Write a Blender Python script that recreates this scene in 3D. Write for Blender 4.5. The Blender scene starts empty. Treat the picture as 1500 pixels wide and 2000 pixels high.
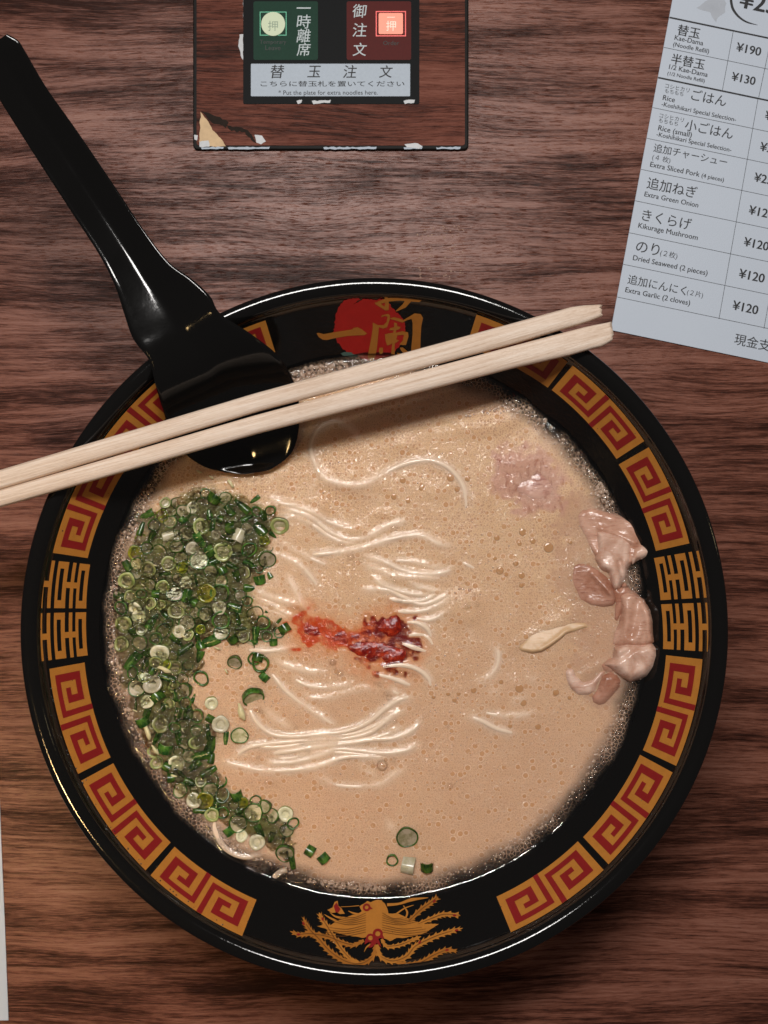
import bpy, bmesh, math, random
import numpy as np
from mathutils import Vector, Matrix, noise as mnoise
from mathutils.geometry import delaunay_2d_cdt

random.seed(7)
RNG = np.random.default_rng(7)
scene = bpy.context.scene
COL = scene.collection

# ------------------------------------------------------------------ camera
CZ, FPX = 0.55, 2968.75          # camera height above the table (m), focal length in photo pixels
cam_d = bpy.data.cameras.new('camera')
cam_d.sensor_fit = 'HORIZONTAL'; cam_d.sensor_width = 36.0
cam_d.lens = 36.0 * FPX / 1500.0
cam_d.clip_start = 0.01; cam_d.clip_end = 20
cam_d.dof.use_dof = True; cam_d.dof.focus_distance = 0.493; cam_d.dof.aperture_fstop = 45.0
cam = bpy.data.objects.new('camera', cam_d); COL.objects.link(cam)
cam.location = (0, 0, CZ); cam.rotation_euler = (0, 0, 0)
scene.camera = cam

# ------------------------------------------------------------------ light
world = bpy.data.worlds.new('World'); scene.world = world; world.use_nodes = True
bg = world.node_tree.nodes['Background']
bg.inputs[0].default_value = (0.95, 0.88, 0.86, 1); bg.inputs[1].default_value = 0.075

def area(name, loc, target, sx, sy, power, color):
    d = bpy.data.lights.new(name, 'AREA'); d.shape = 'RECTANGLE'; d.size = sx; d.size_y = sy
    d.energy = power; d.color = color
    o = bpy.data.objects.new(name, d); COL.objects.link(o); o.location = loc
    o.rotation_euler = (Vector(target) - Vector(loc)).to_track_quat('-Z', 'Y').to_euler()
    return o
area('ceiling_tube_lamp', (-0.05, 0.30, 0.85), (0, 0.0, 0.05), 0.40, 0.11, 6.4, (1.0, 0.965, 0.93))
wl_ = area('warm_side_lamp', (-0.315, -0.26, 0.85), (-0.145, -0.112, 0), 0.06, 0.05, 0.06, (1.0, 0.66, 0.28)); wl_.data.spread = math.radians(27)
area('warm_right_lamp', (0.70, 0.10, 0.60), (0.05, 0, 0), 0.03, 0.06, 0.05, (1.0, 0.78, 0.42))

scene.view_settings.view_transform = 'Standard'
scene.view_settings.look = 'None'
scene.view_settings.exposure = 0.0
scene.view_settings.gamma = 1.0
scene.render.engine = 'CYCLES'
scene.cycles.max_bounces = 8; scene.cycles.transparent_max_bounces = 12
scene.cycles.caustics_reflective = False; scene.cycles.caustics_refractive = False
scene.cycles.use_denoising = True

# ------------------------------------------------------------------ helpers
def P(px, py, z=0.0):
    s = (CZ - z) / FPX
    return Vector(((px - 750.0) * s, -(py - 1000.0) * s, z))
def Pn(a, z):
    a = np.asarray(a, float); z = np.broadcast_to(np.asarray(z, float), (len(a),))
    s = (CZ - z) / FPX
    return np.stack([(a[:, 0] - 750) * s, -(a[:, 1] - 1000) * s, z], 1)

def tag(o, label=None, cat=None, group=None, kind=None):
    if label: o['label'] = label
    if cat: o['category'] = cat
    if group: o['group'] = group
    if kind: o['kind'] = kind
    return o
def empty(name, loc, label, cat, group=None):
    o = bpy.data.objects.new(name, None); COL.objects.link(o); o.location = loc
    o.empty_display_size = 0.01
    return tag(o, label, cat, group)
def mobj(name, verts, faces, mats, parent=None, smooth=False, midx=None):
    me = bpy.data.meshes.new(name)
    if parent is not None:
        pl = np.array(parent_loc(parent)); verts = np.asarray(verts, float) - pl
    me.from_pydata([tuple(v) for v in verts], [], [tuple(f) for f in faces])
    if not isinstance(mats, (list, tuple)): mats = [mats]
    for m in mats: me.materials.append(m)
    if midx is not None: me.polygons.foreach_set('material_index', np.asarray(midx, np.int32))
    if smooth: me.polygons.foreach_set('use_smooth', np.ones(len(me.polygons), bool))
    me.update()
    o = bpy.data.objects.new(name, me); COL.objects.link(o)
    if parent is not None: o.parent = parent
    return o
def parent_loc(o):
    l = Vector(o.location)
    while o.parent: o = o.parent; l = l + Vector(o.location)
    return l
def copy_obj(o, name=None):
    c = o.copy(); COL.objects.link(c); return c

class N:
    """small node helper"""
    def __init__(s, name):
        s.m = bpy.data.materials.new(name); s.m.use_nodes = True
        s.t = s.m.node_tree; s.t.nodes.clear()
        s.out = s.t.nodes.new('ShaderNodeOutputMaterial')
    def n(s, typ, **kw):
        nd = s.t.nodes.new(typ)
        for k, v in kw.items():
            if k.startswith('i_'):
                key = k[2:]; key = int(key) if key.isdigit() else key.replace('_', ' ')
                s.set(nd.inputs[key], v)
            else: setattr(nd, k, v)
        return nd
    def set(s, sock, v):
        if isinstance(v, bpy.types.NodeSocket): s.t.links.new(v, sock)
        else:
            if isinstance(v, tuple) and len(v) == 3 and sock.type == 'RGBA': v = (*v, 1)
            sock.default_value = v
    def math(s, op, a, b=None, c=None, clamp=False):
        nd = s.t.nodes.new('ShaderNodeMath'); nd.operation = op; nd.use_clamp = clamp
        s.set(nd.inputs[0], a)
        if b is not None: s.set(nd.inputs[1], b)
        if c is not None: s.set(nd.inputs[2], c)
        return nd.outputs[0]
    def mix(s, f, a, b, mode='MIX'):
        nd = s.t.nodes.new('ShaderNodeMix'); nd.data_type = 'RGBA'; nd.blend_type = mode
        s.set(nd.inputs[0], f); s.set(nd.inputs[6], a); s.set(nd.inputs[7], b)
        return nd.outputs[2]
    def ramp(s, f, pts, interp='LINEAR'):
        nd = s.t.nodes.new('ShaderNodeValToRGB'); s.set(nd.inputs[0], f)
        cr = nd.color_ramp; cr.interpolation = interp
        while len(cr.elements) < len(pts): cr.elements.new(0.5)
        for e, (p, c) in zip(cr.elements, pts):
            e.position = p; e.color = (c, c, c, 1) if isinstance(c, (int, float)) else (*c, 1)
        return nd.outputs[0]
    def smooth(s, v, a, b, lo=0.0, hi=1.0):
        nd = s.t.nodes.new('ShaderNodeMapRange'); nd.interpolation_type = 'SMOOTHSTEP'
        s.set(nd.inputs[0], v); s.set(nd.inputs[1], a); s.set(nd.inputs[2], b)
        nd.inputs[3].default_value = lo; nd.inputs[4].default_value = hi
        return nd.outputs[0]
    def coords(s, scale=(1000, 1000, 1000), rot=0.0, loc=(0, 0, 0), obj=None):
        g = s.t.nodes.new('ShaderNodeNewGeometry') if obj is None else s.t.nodes.new('ShaderNodeTexCoord')
        mp = s.t.nodes.new('ShaderNodeMapping'); mp.inputs['Scale'].default_value = scale
        mp.inputs['Rotation'].default_value = (0, 0, rot); mp.inputs['Location'].default_value = loc
        s.t.links.new(g.outputs['Position'] if obj is None else g.outputs['Object'], mp.inputs[0])
        return mp.outputs[0]
    def noise(s, vec, scale, detail=3, rough=0.5, dist=0.0):
        return s.n('ShaderNodeTexNoise', i_Vector=vec, i_Scale=scale, i_Detail=detail, i_Roughness=rough, i_Distortion=dist)
    def bump(s, h, dist, strength=1.0, normal=None):
        b = s.n('ShaderNodeBump', i_Height=h, i_Distance=dist, i_Strength=strength)
        if normal is not None: s.t.links.new(normal, b.inputs['Normal'])
        return b.outputs[0]
    def principled(s, color, rough=0.4, spec=0.5, normal=None, **kw):
        p = s.n('ShaderNodeBsdfPrincipled')
        s.set(p.inputs['Base Color'], color); s.set(p.inputs['Roughness'], rough)
        s.set(p.inputs['Specular IOR Level'], spec)
        if normal is not None: s.t.links.new(normal, p.inputs['Normal'])
        for k, v in kw.items(): s.set(p.inputs[k.replace('_', ' ')], v)
        return p.outputs[0]
    def done(s, shader):
        s.t.links.new(shader, s.out.inputs[0]); return s.m

# ------------------------------------------------------------------ materials
def wood_mat(name, dark=1.0, shift=0.0, rough=0.42, red=1.0):
    k = N(name)
    c = k.coords((1, 1, 1), 0.0, (shift, shift * 1.7, 0))
    # slow warp so the grain wanders; a cathedral arch above the bowl
    w1 = k.noise(k.coords((7, 16, 7), 0, (shift, 0, 0)), 1.0, 2)
    w2 = k.noise(k.coords((40, 160, 30)), 1.0, 3)
    off = k.n('ShaderNodeVectorMath', operation='MULTIPLY_ADD')
    k.set(off.inputs[0], w1.outputs['Color']); off.inputs[1].default_value = (0.0, 0.016, 0); k.set(off.inputs[2], c)
    off2 = k.n('ShaderNodeVectorMath', operation='MULTIPLY_ADD')
    k.set(off2.inputs[0], w2.outputs['Color']); off2.inputs[1].default_value = (0.0, 0.0012, 0); k.set(off2.inputs[2], off.outputs[0])
    def st(sx, sy, detail, rough_=0.55):
        mp = k.n('ShaderNodeMapping'); mp.inputs['Scale'].default_value = (sx, sy, 1)
        k.t.links.new(off2.outputs[0], mp.inputs[0])
        return k.noise(mp.outputs[0], 1.0, detail, rough_).outputs['Fac']
    broad = st(6, 90, 4); mid = st(32, 760, 4, 0.64); fine = st(140, 2600, 4, 0.7); dash = st(230, 3000, 3, 0.6)
    blot = k.noise(k.coords((22, 34, 1), 0.0, (3 + shift, 1, 0)), 1.0, 3).outputs['Fac']
    v = k.math('ADD', k.math('MULTIPLY', broad, 0.85), k.math('MULTIPLY', mid, 0.7))
    v = k.math('ADD', v, k.math('MULTIPLY', fine, 0.75))
    v = k.math('ADD', v, k.math('MULTIPLY', blot, 0.35))
    v = k.math('SUBTRACT', v, 0.82)
    d = dark
    col = k.ramp(v, [(0.31, (0.030 * d, 0.0110 * d, 0.0075 * d)), (0.44, (0.082 * d, 0.0280 * d / red, 0.0180 * d / red)),
                     (0.53, (0.152 * d, 0.054 * d / red, 0.034 * d / red)), (0.65, (0.22 * d, 0.085 * d / red, 0.056 * d / red)),
                     (0.80, (0.27 * d, 0.120 * d / red, 0.083 * d / red))])
    pore = k.smooth(dash, 0.28, 0.46)            # short dark dashes
    gate = k.smooth(mid, 0.42, 0.60)
    pore = k.math('MAXIMUM', pore, gate)
    col = k.mix(k.math('MULTIPLY', k.math('SUBTRACT', 1.0, pore), 0.6), col, (0.028 * d, 0.012 * d, 0.009 * d))
    h = k.math('ADD', k.math('MULTIPLY', fine, 0.6), k.math('MULTIPLY', pore, 0.8))
    h = k.math('ADD', h, k.math('MULTIPLY', mid, 0.6))
    nrm = k.bump(h, 0.00014, 0.5)
    rr = k.math('ADD', k.math('MULTIPLY', mid, 0.2), rough - 0.1)
    return k.done(k.principled(col, rr, k.smooth(k.math('MINIMUM', v, k.math('MULTIPLY', pore, 0.7)), 0.34, 0.66, 0.045, 0.165) if dark == 1.0 else 0.06, nrm))
M_table = wood_mat('walnut_table', rough=0.29)
M_panelwood = wood_mat('walnut_inlay', 0.85, 0.37, 0.5, 1.15)

def simple(name, color, rough=0.4, spec=0.5, nscale=None, namp=0.15, bump=0.0, **kw):
    k = N(name); col = color; nrm = None
    if nscale:
        nz = k.noise(k.coords(), nscale, 4, 0.6).outputs['Fac']
        f = k.math('MULTIPLY_ADD', nz, 2 * namp, 1 - namp)
        mul = k.n('ShaderNodeVectorMath', operation='SCALE'); mul.inputs[0].default_value = color; k.set(mul.inputs['Scale'], f)
        col = mul.outputs[0]
        if bump: nrm = k.bump(nz, bump)
    return k.done(k.principled(col, rough, spec, nrm, **kw))

def lacquer():
    k = N('black_lacquer')
    c = k.coords()
    nz = k.noise(c, 0.9, 4, 0.65).outputs['Fac']
    sm = k.noise(k.coords((60, 60, 60)), 1.0, 4, 0.6).outputs['Fac']
    dust = k.noise(c, 5.0, 1).outputs['Fac']
    r = k.math('MULTIPLY_ADD', sm, 0.10, 0.02)
    col = k.mix(k.smooth(dust, 0.76, 0.82), (0.0045, 0.0042, 0.004), (0.02, 0.02, 0.02))
    return k.done(k.principled(col, r, 0.45, k.bump(nz, 0.00002)))
M_black = lacquer()
def spoonblack():
    k = N('black_melamine')
    nz = k.noise(k.coords(), 0.45, 4, 0.6).outputs['Fac']
    sm = k.noise(k.coords((80, 80, 80)), 1.0, 4).outputs['Fac']
    return k.done(k.principled((0.004, 0.0038, 0.0036), k.math('MULTIPLY_ADD', sm, 0.10, 0.03), 0.42, k.bump(nz, 0.000015)))
M_spoon = spoonblack()

def print_mat(name, c, amp=0.2):
    k = N(name)
    g = k.noise(k.coords(), 3.0, 5, 0.75).outputs['Fac']
    b = k.noise(k.coords(), 0.35, 3).outputs['Fac']
    f = k.math('ADD', k.math('MULTIPLY', g, 1.0 * amp * 2), k.math('MULTIPLY', b, 0.3))
    f = k.math('ADD', f, 1 - amp - 0.15)
    mul = k.n('ShaderNodeVectorMath', operation='SCALE'); mul.inputs[0].default_value = c; k.set(mul.inputs['Scale'], f)
    return k.done(k.principled(mul.outputs[0], 0.28, 0.35))
M_gold = print_mat('gold_print', (0.42, 0.165, 0.028), 0.22)
M_golddk = print_mat('dull_gold_print', (0.34, 0.125, 0.02), 0.18)
M_red = print_mat('red_print', (0.215, 0.012, 0.012), 0.12)
M_sun = print_mat('sun_red_print', (0.33, 0.012, 0.010), 0.2)
M_teal = print_mat('teal_print', (0.07, 0.12, 0.10), 0.12)

def stickwood():
    k = N('pale_chopstick_wood')
    c = k.coords((1000, 1000, 1000), obj=1)
    mp = k.n('ShaderNodeMapping'); mp.inputs['Scale'].default_value = (0.035, 1.5, 1.5); k.t.links.new(c, mp.inputs[0])
    g = k.noise(mp.outputs[0], 1.0, 4, 0.65).outputs['Fac']
    mp2 = k.n('ShaderNodeMapping'); mp2.inputs['Scale'].default_value = (0.5, 9, 9); k.t.links.new(c, mp2.inputs[0])
    g2 = k.noise(mp2.outputs[0], 1.0, 2, 0.5).outputs['Fac']
    col = k.ramp(k.math('ADD', k.math('MULTIPLY', g, 0.75), k.math('MULTIPLY', g2, 0.25)),
                 [(0.34, (0.58, 0.405, 0.285)), (0.5, (0.74, 0.575, 0.45)), (0.66, (0.82, 0.68, 0.565))])
    h = k.math('ADD', g, g2)
    return k.done(k.principled(col, 0.42, 0.4, k.bump(h, 0.00012), Subsurface_Weight=0.0))
M_stick = stickwood()

# ------------------------------------------------------------------ table (setting)
def table():
    S = 1.2
    o = mobj('table', [(-S, -S, 0), (S, -S, 0), (S, S, 0), (-S, S, 0), (-S, -S, -.03), (S, -S, -.03), (S, S, -.03), (-S, S, -.03)],
             [(0, 1, 2, 3), (7, 6, 5, 4), (0, 4, 5, 1), (1, 5, 6, 2), (2, 6, 7, 3), (3, 7, 4, 0)], M_table)
    tag(o, kind='structure')
table()

# ------------------------------------------------------------------ bowl
BC = P(731, 1234, 0.075)
ZS = 0.0538                                      # level of the broth
mm = 0.001
def Rin(z):
    h = 0.0715 - z
    return np.where(z > 0.0715, 0.105 + (z - 0.0715) * 0.85, 0.105 - 0.88 * h - 3.0 * h * h)
def lathe(name, prof, mat, parent, seg=420):
    v = []; f = []
    n = len(prof)
    for i in range(seg):
        a = 2 * math.pi * i / seg
        for r, z in prof: v.append((BC.x + r * math.cos(a), BC.y + r * math.sin(a), z))
    for i in range(seg):
        j = (i + 1) % seg
        for k in range(n - 1): f.append((i * n + k, j * n + k, j * n + k + 1, i * n + k + 1))
    return mobj(name, v, f, mat, parent, True)
bowl = empty('ramen_bowl', (BC.x, BC.y, 0), 'big round black lacquer ramen bowl with gold and red key pattern inside its rim', 'bowl')
prof = [(0.0004, 0.0085)] + [(float(Rin(np.array(z))), z) for z in np.linspace(0.010, 0.0715, 40)]
prof += [(0.1052, 0.0724), (0.1054, 0.0733)] + [(0.1087 + 0.004 * math.sin(math.radians(t)), 0.0713 + 0.004 * math.cos(math.radians(t))) for t in range(-50, 27, 4)] + [(0.11065, 0.0746), (0.1108, 0.0740), (0.1108, 0.0730), (0.1106, 0.0720), (0.1103, 0.0710), (0.1095, 0.0695), (0.108, 0.066), (0.104, 0.059), (0.097, 0.047), (0.088, 0.034), (0.075, 0.02), (0.06, 0.011), (0.05, 0.0075)]
lathe('bowl_wall', prof, M_black, bowl)
lathe('foot_ring', [(0.050, 0.009), (0.0495, 0.0), (0.0455, 0.0), (0.045, 0.009)], M_black, bowl, 120)

def surf(pts, lift):
    """pixel -> point on the inner wall of the bowl, lifted off it by `lift` metres"""
    pts = np.asarray(pts, float); n = len(pts)
    lo = np.full(n, 0.012); hi = np.full(n, 0.0750)
    for _ in range(30):
        m = (lo + hi) / 2; q = Pn(pts, m)
        r = np.hypot(q[:, 0] - BC.x, q[:, 1] - BC.y)
        inside = r < Rin(m)
        hi = np.where(inside, m, hi); lo = np.where(inside, lo, m)
    z = (lo + hi) / 2; q = Pn(pts, z)
    d = q[:, :2] - np.array([BC.x, BC.y]); r = np.hypot(d[:, 0], d[:, 1])[:, None]
    q[:, :2] -= d / r * lift * 0.72; q[:, 2] += lift * 0.69
    return q

def inpoly(x, y, poly):
    c = np.zeros(x.shape, bool); n = len(poly); j = n - 1
    for i in range(n):
        xi, yi = poly[i]; xj, yj = poly[j]
        c ^= ((yi > y) != (yj > y)) & (x < (xj - xi) * (y - yi) / (yj - yi + 1e-12) + xi)
        j = i
    return c
def cdt(polys, step=7.0, mapf=None):
    """fill the union of polygons (2D) with triangles no larger than about `step`"""
    V = []; E = []; F = []
    for poly in polys:
        pts = []
        n = len(poly)
        for i in range(n):
            a = np.array(poly[i], float); b = np.array(poly[(i + 1) % n], float)
            k = max(1, int(math.ceil(np.hypot(*(b - a)) / step)))
            for j in range(k): pts.append(tuple(a + (b - a) * j / k))
        i0 = len(V); V += pts; m = len(pts)
        F.append(list(range(i0, i0 + m)))
    A = np.array(V); mn, mx = A.min(0), A.max(0)
    xs = np.arange(mn[0], mx[0], step); ys = np.arange(mn[1], mx[1], step * 0.87)
    for j, y in enumerate(ys):
        for x in xs: V.append((x + (j % 2) * step / 2 + random.uniform(-.01, .01), y + random.uniform(-.01, .01)))
    r = delaunay_2d_cdt([Vector(p) for p in V], [], F, 1, 1e-4)
    vv = np.array([(p.x, p.y) for p in r[0]]); ff = [tuple(f) for f in r[2]]
    cen = np.array([vv[list(f)].mean(0) for f in ff]); keep = np.zeros(len(ff), bool)
    for poly in polys: keep |= inpoly(cen[:, 0], cen[:, 1], [tuple(p) for p in poly])
    ff = [f for f, k_ in zip(ff, keep) if k_]
    used = sorted({i for f in ff for i in f}); re = {u: i for i, u in enumerate(used)}
    return vv[used], [tuple(re[i] for i in f) for f in ff]
def flip_up(V, F):
    out = []
    for f in F:
        a, b, c = (np.array(V[i]) for i in f[:3])
        out.append(f if np.cross(b - a, c - a)[2] > 0 else tuple(reversed(f)))
    return out
def decal(name, polys, mat, parent, lift, step=7.0, mapf=None):
    vv, ff = cdt(polys, step)
    if mapf is not None: vv = mapf(vv)
    q = surf(vv, lift)
    return mobj(name, q, flip_up(q, ff), mat, parent)

# polar patches on the rim
PC = (731.0, 1231.0)
def polar(p):
    dx, dy = p[0] - PC[0], PC[1] - p[1]
    return math.hypot(dx, dy), math.atan2(dy, dx)
def patch(so, si, eo, ei, vtop=1.0):
    so, si, eo, ei = map(polar, (so, si, eo, ei))
    def ang(a, ref):
        while a - ref > math.pi: a -= 2 * math.pi
        while a - ref < -math.pi: a += 2 * math.pi
        return a
    ref = so[1]
    T = [ang(x[1], ref) for x in (so, si, eo, ei)]; R = [x[0] for x in (so, si, eo, ei)]
    def f(uv):
        u = uv[:, 0] / 100.0; v = uv[:, 1] / 100.0 / vtop
        th = (T[1] * (1 - u) + T[3] * u) * (1 - v) + (T[0] * (1 - u) + T[2] * u) * v
        r = (R[1] * (1 - u) + R[3] * u) * (1 - v) + (R[0] * (1 - u) + R[2] * u) * v
        return np.stack([PC[0] + r * np.cos(th), PC[1] - r * np.sin(th)], 1)
    return f
def rect(u0, u1, v0, v1): return [(u0 * 100, v0 * 100), (u1 * 100, v0 * 100), (u1 * 100, v1 * 100), (u0 * 100, v1 * 100)]
KEY = [rect(.42, .474, .13, 1), rect(.07, .474, .13, .26), rect(.07, .145, .13, .83), rect(.07, .355, .68, .83),
       rect(.285, .355, .38, .83), rect(.21, .355, .38, .51)]
KEY2 = [[(100 - x, 100 - y) for x, y in r] for r in KEY]
TILES = [  # start-out, start-in, end-out, end-in, clockwise
    ((930.9, 614), (911, 676.5), (1109.2, 706.4), (1070, 756.8)),
    ((1118.8, 713.4), (1077.8, 761.2), (1258.7, 861.1), (1204.5, 896.3)),
    ((1267.4, 873.3), (1208.8, 907), (1347, 1061), (1281.4, 1075.9)),
    ((1372.4, 1287.7), (1301.3, 1279.7), (1321, 1496), (1256, 1465.3)),
    ((1314, 1508.8), (1250.4, 1474.4), (1188.8, 1688.3), (1139.2, 1635.2)),
    ((1179.2, 1699.4), (1128.9, 1643.4), (998, 1821), (969.8, 1751.7)),
    ((472.6, 1828.7), (500.8, 1757.5), (293.7, 1710), (340.7, 1653.9)),
    ((284, 1700.2), (333, 1645.6), (158.2, 1525), (221, 1490.7)),
    ((152.3, 1511.6), (215.7, 1479.3), (96, 1306.5), (164.8, 1294)),
    ((102.7, 1079.7), (170.9, 1090), (185, 882), (243, 918)),
    ((193, 870), (250, 905), (334, 722), (378, 770)),
    ((346, 713), (388, 762), (518.3, 625.3), (537.5, 687.2)),
]
for t in TILES:
    f = patch(*t)
    tile = decal('key_pattern_tile', [rect(0, 1, 0, 1)], M_gold, bowl, 0.00012, 8, f)
    pts = None
    for K in (KEY, KEY2):
        r = decal('key_spiral', K, M_red, bowl, 0.00024, 8, f)
        r.parent = tile
HAP = [rect(0, 1, 0, .075), rect(0, 1, .145, .2), rect(0, .15, 0, .2), rect(.83, 1, 0, .2),
       rect(0, 1, .26, .325), rect(.43, .56, .19, .41),
       rect(0, 1, .40, .475), rect(0, 1, .55, .605), rect(0, .15, .40, .605), rect(.83, 1, .40, .605),
       rect(0, 1, .675, .74), rect(0, 1, .825, .90), rect(.43, .56, .70, 1.0)]
for t in [((1367.5, 1075), (1277.5, 1090), (1383, 1166.9), (1290.6, 1172.2)),
          ((1385.4, 1176.9), (1291.6, 1180.3), (1388.5, 1273), (1295.5, 1267.4)),
          ((84.8, 1093), (175.6, 1102.5), (74.5, 1187.6), (168, 1188.3)),
          ((74.5, 1198), (168, 1195.7), (77.7, 1292), (170.9, 1280))]:
    decal('happiness_character', HAP, M_gold, bowl, 0.00012, 8, patch(*t, vtop=0.9))

# logo: red brushed sun and two gold characters
def zc(ox, oy, s):
    return lambda pts: [(ox + x / s, oy + y / s) for x, y in pts]
L4 = zc(600, 540, 5.0)
def ragged(poly, amp, n=6):
    out = []
    for i in range(len(poly)):
        a = np.array(poly[i], float); b = np.array(poly[(i + 1) % len(poly)], float)
        d = b - a; L = np.hypot(*d); nrm = np.array([-d[1], d[0]]) / max(L, 1e-6)
        k = max(1, int(L / n))
        for j in range(k):
            out.append(tuple(a + d * j / k + nrm * random.uniform(-amp, amp) * (0 if j == 0 else 1)))
    return out
sun = [(350, 240), (400, 215), (480, 205), (520, 220), (440, 270), (560, 215), (640, 225), (740, 215), (800, 260), (860, 330), (900, 370),
       (955, 450), (960, 520), (950, 600), (900, 680), (860, 730), (780, 780), (700, 800), (600, 822), (540, 800), (470, 760), (380, 735),
       (330, 680), (290, 630), (250, 560), (265, 480), (275, 400), (300, 310)]
sun_o = decal('red_sun', [L4(ragged(sun, 9, 16))], M_sun, bowl, 0.00012, 7)
decal('sun_fleck', [L4(ragged([(580, 180), (640, 158), (690, 170), (660, 195), (600, 195)], 3, 12))], M_sun, bowl, 0.00012, 7)
decal('sun_fleck', [L4(ragged([(700, 180), (730, 172), (745, 200), (720, 210)], 3, 12))], M_sun, bowl, 0.00012, 7)
decal('teal_smudge', [L4(ragged([(325, 748), (360, 735), (430, 735), (450, 755), (500, 765), (480, 782), (430, 788), (400, 775), (345, 768)], 3, 12))], M_teal, bowl, 0.00018, 7)
def ribbon(path, widths):
    path = np.array(path, float)
    # resample with Catmull-Rom
    pts = []; ws = []
    n = len(path)
    for i in range(n - 1):
        p0 = path[max(i - 1, 0)]; p1 = path[i]; p2 = path[i + 1]; p3 = path[min(i + 2, n - 1)]
        for j in range(6):
            t = j / 6
            pts.append(.5 * ((2 * p1) + (-p0 + p2) * t + (2 * p0 - 5 * p1 + 4 * p2 - p3) * t * t + (-p0 + 3 * p1 - 3 * p2 + p3) * t ** 3))
            ws.append(widths[i] * (1 - t) + widths[i + 1] * t)
    pts.append(path[-1]); ws.append(widths[-1])
    pts = np.array(pts); tg = np.gradient(pts, axis=0); tg /= np.maximum(np.hypot(tg[:, 0], tg[:, 1]), 1e-6)[:, None]
    nr = np.stack([-tg[:, 1], tg[:, 0]], 1); w = np.array(ws)[:, None] / 2
    return [tuple(p) for p in pts + nr * w] + [tuple(p) for p in (pts - nr * w)[::-1]]
one = [(90, 550), (110, 545), (160, 558), (260, 540), (440, 512), (450, 498), (490, 490), (530, 508), (585, 552), (560, 568), (500, 570), (400, 575), (260, 600),
       (190, 616), (150, 612), (115, 590)]
strokes_r = [
    [(730, 158), (760, 165), (790, 205), (800, 270), (795, 325), (765, 328), (720, 300), (665, 265), (660, 245), (720, 262), (755, 290), (765, 240), (755, 200)],
    [(690, 240), (780, 205), (880, 203), (1000, 212), (1060, 205), (1105, 212), (1115, 232), (1095, 245), (1020, 240), (900, 230), (800, 240), (720, 262), (665, 262)],
    [(965, 125), (985, 120), (1005, 138), (1035, 140), (1045, 185), (1010, 245), (960, 300), (870, 338), (865, 330), (930, 270), (975, 200), (960, 160)],
    [(640, 445), (690, 470), (745, 470), (775, 440), (785, 390), (760, 380), (720, 395), (730, 375), (790, 360), (810, 375), (805, 420), (780, 490), (740, 505), (700, 490),
     (695, 560), (680, 700), (665, 780), (640, 822), (605, 815), (590, 780), (625, 600), (640, 500)],
    [(800, 405), (850, 392), (900, 405), (940, 420), (1000, 385), (1050, 355), (1110, 362), (1132, 400), (1115, 480), (1108, 600), (1105, 735), (1060, 760), (1015, 765), (1018, 680), (1030, 560), (1030, 450),
     (1020, 410), (980, 420), (930, 445), (880, 430), (830, 415)],
    [(850, 445), (875, 450), (880, 480), (915, 490), (900, 510), (870, 520), (865, 545), (930, 530), (985, 540), (990, 580), (965, 665), (930, 665), (900, 660), (935, 620), (945, 565), (880, 570), (870, 610),
     (900, 620), (855, 650), (855, 750), (865, 810), (815, 808), (825, 700), (830, 650), (800, 665), (780, 668), (765, 620), (760, 560), (800, 550), (840, 545), (845, 520), (800, 520), (810, 500), (850, 490)],
    [(705, 690), (740, 690), (740, 740), (715, 762), (700, 730)],
    [(905, 690), (935, 688), (985, 730), (975, 755), (940, 745), (915, 715)], [(875, 740), (905, 745), (945, 775), (920, 790), (895, 775)],
]
decal('logo_character', [L4(one)], M_golddk, bowl, 0.00024, 7)
decal('logo_character', [L4(s) for s in strokes_r], M_golddk, bowl, 0.00024, 7)

# golden bird emblem at the foot of the picture
L5 = zc(540, 1720, 3.75)
def feather(path, w, tip_eye=True):
    path = np.array(path, float); pts = []
    n = len(path)
    for i in range(n - 1):
        p0 = path[max(i - 1, 0)]; p1 = path[i]; p2 = path[i + 1]; p3 = path[min(i + 2, n - 1)]
        for j in range(5):
            t = j / 5
            pts.append(.5 * ((2 * p1) + (-p0 + p2) * t + (2 * p0 - 5 * p1 + 4 * p2 - p3) * t * t + (-p0 + 3 * p1 - 3 * p2 + p3) * t ** 3))
    pts.append(path[-1]); pts = np.array(pts); m = len(pts)
    tg = np.gradient(pts, axis=0); tg /= np.maximum(np.hypot(tg[:, 0], tg[:, 1]), 1e-6)[:, None]; nr = np.stack([-tg[:, 1], tg[:, 0]], 1)
    L, R = [], []
    for i in range(m):
        t = i / (m - 1)
        ww = w * .86 * (0.62 + 0.25 * math.sin(t * 3.1)) * (1.0 if t < .82 else (1 + .5 * math.sin((t - .82) / .18 * 3.14)) * max(.12, (1 - t) / .18 * .9 + .1))
        L.append(tuple(pts[i] + nr[i] * ww * .5)); R.append(tuple(pts[i] - nr[i] * ww * .5))
        if i % 2 == 1 and i < m - 2:
            L.append(tuple(pts[i] + nr[i] * ww * .92 + tg[i] * w * .6)); R.append(tuple(pts[i] - nr[i] * ww * .92 + tg[i] * w * .6))
    return L + R[::-1]
body = [(295, 335), (340, 325), (400, 325), (450, 295), (530, 262), (600, 240), (625, 225), (608, 190), (640, 170), (665, 150), (690, 160), (740, 140), (770, 145),
        (800, 180), (815, 215), (820, 242), (880, 240), (930, 260), (990, 290), (1060, 315), (1190, 318), (1140, 350), (1100, 380), (1020, 405), (940, 420), (880, 420),
        (830, 445), (790, 425), (700, 400), (640, 420), (560, 410), (480, 395), (420, 375), (350, 350)]
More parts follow.
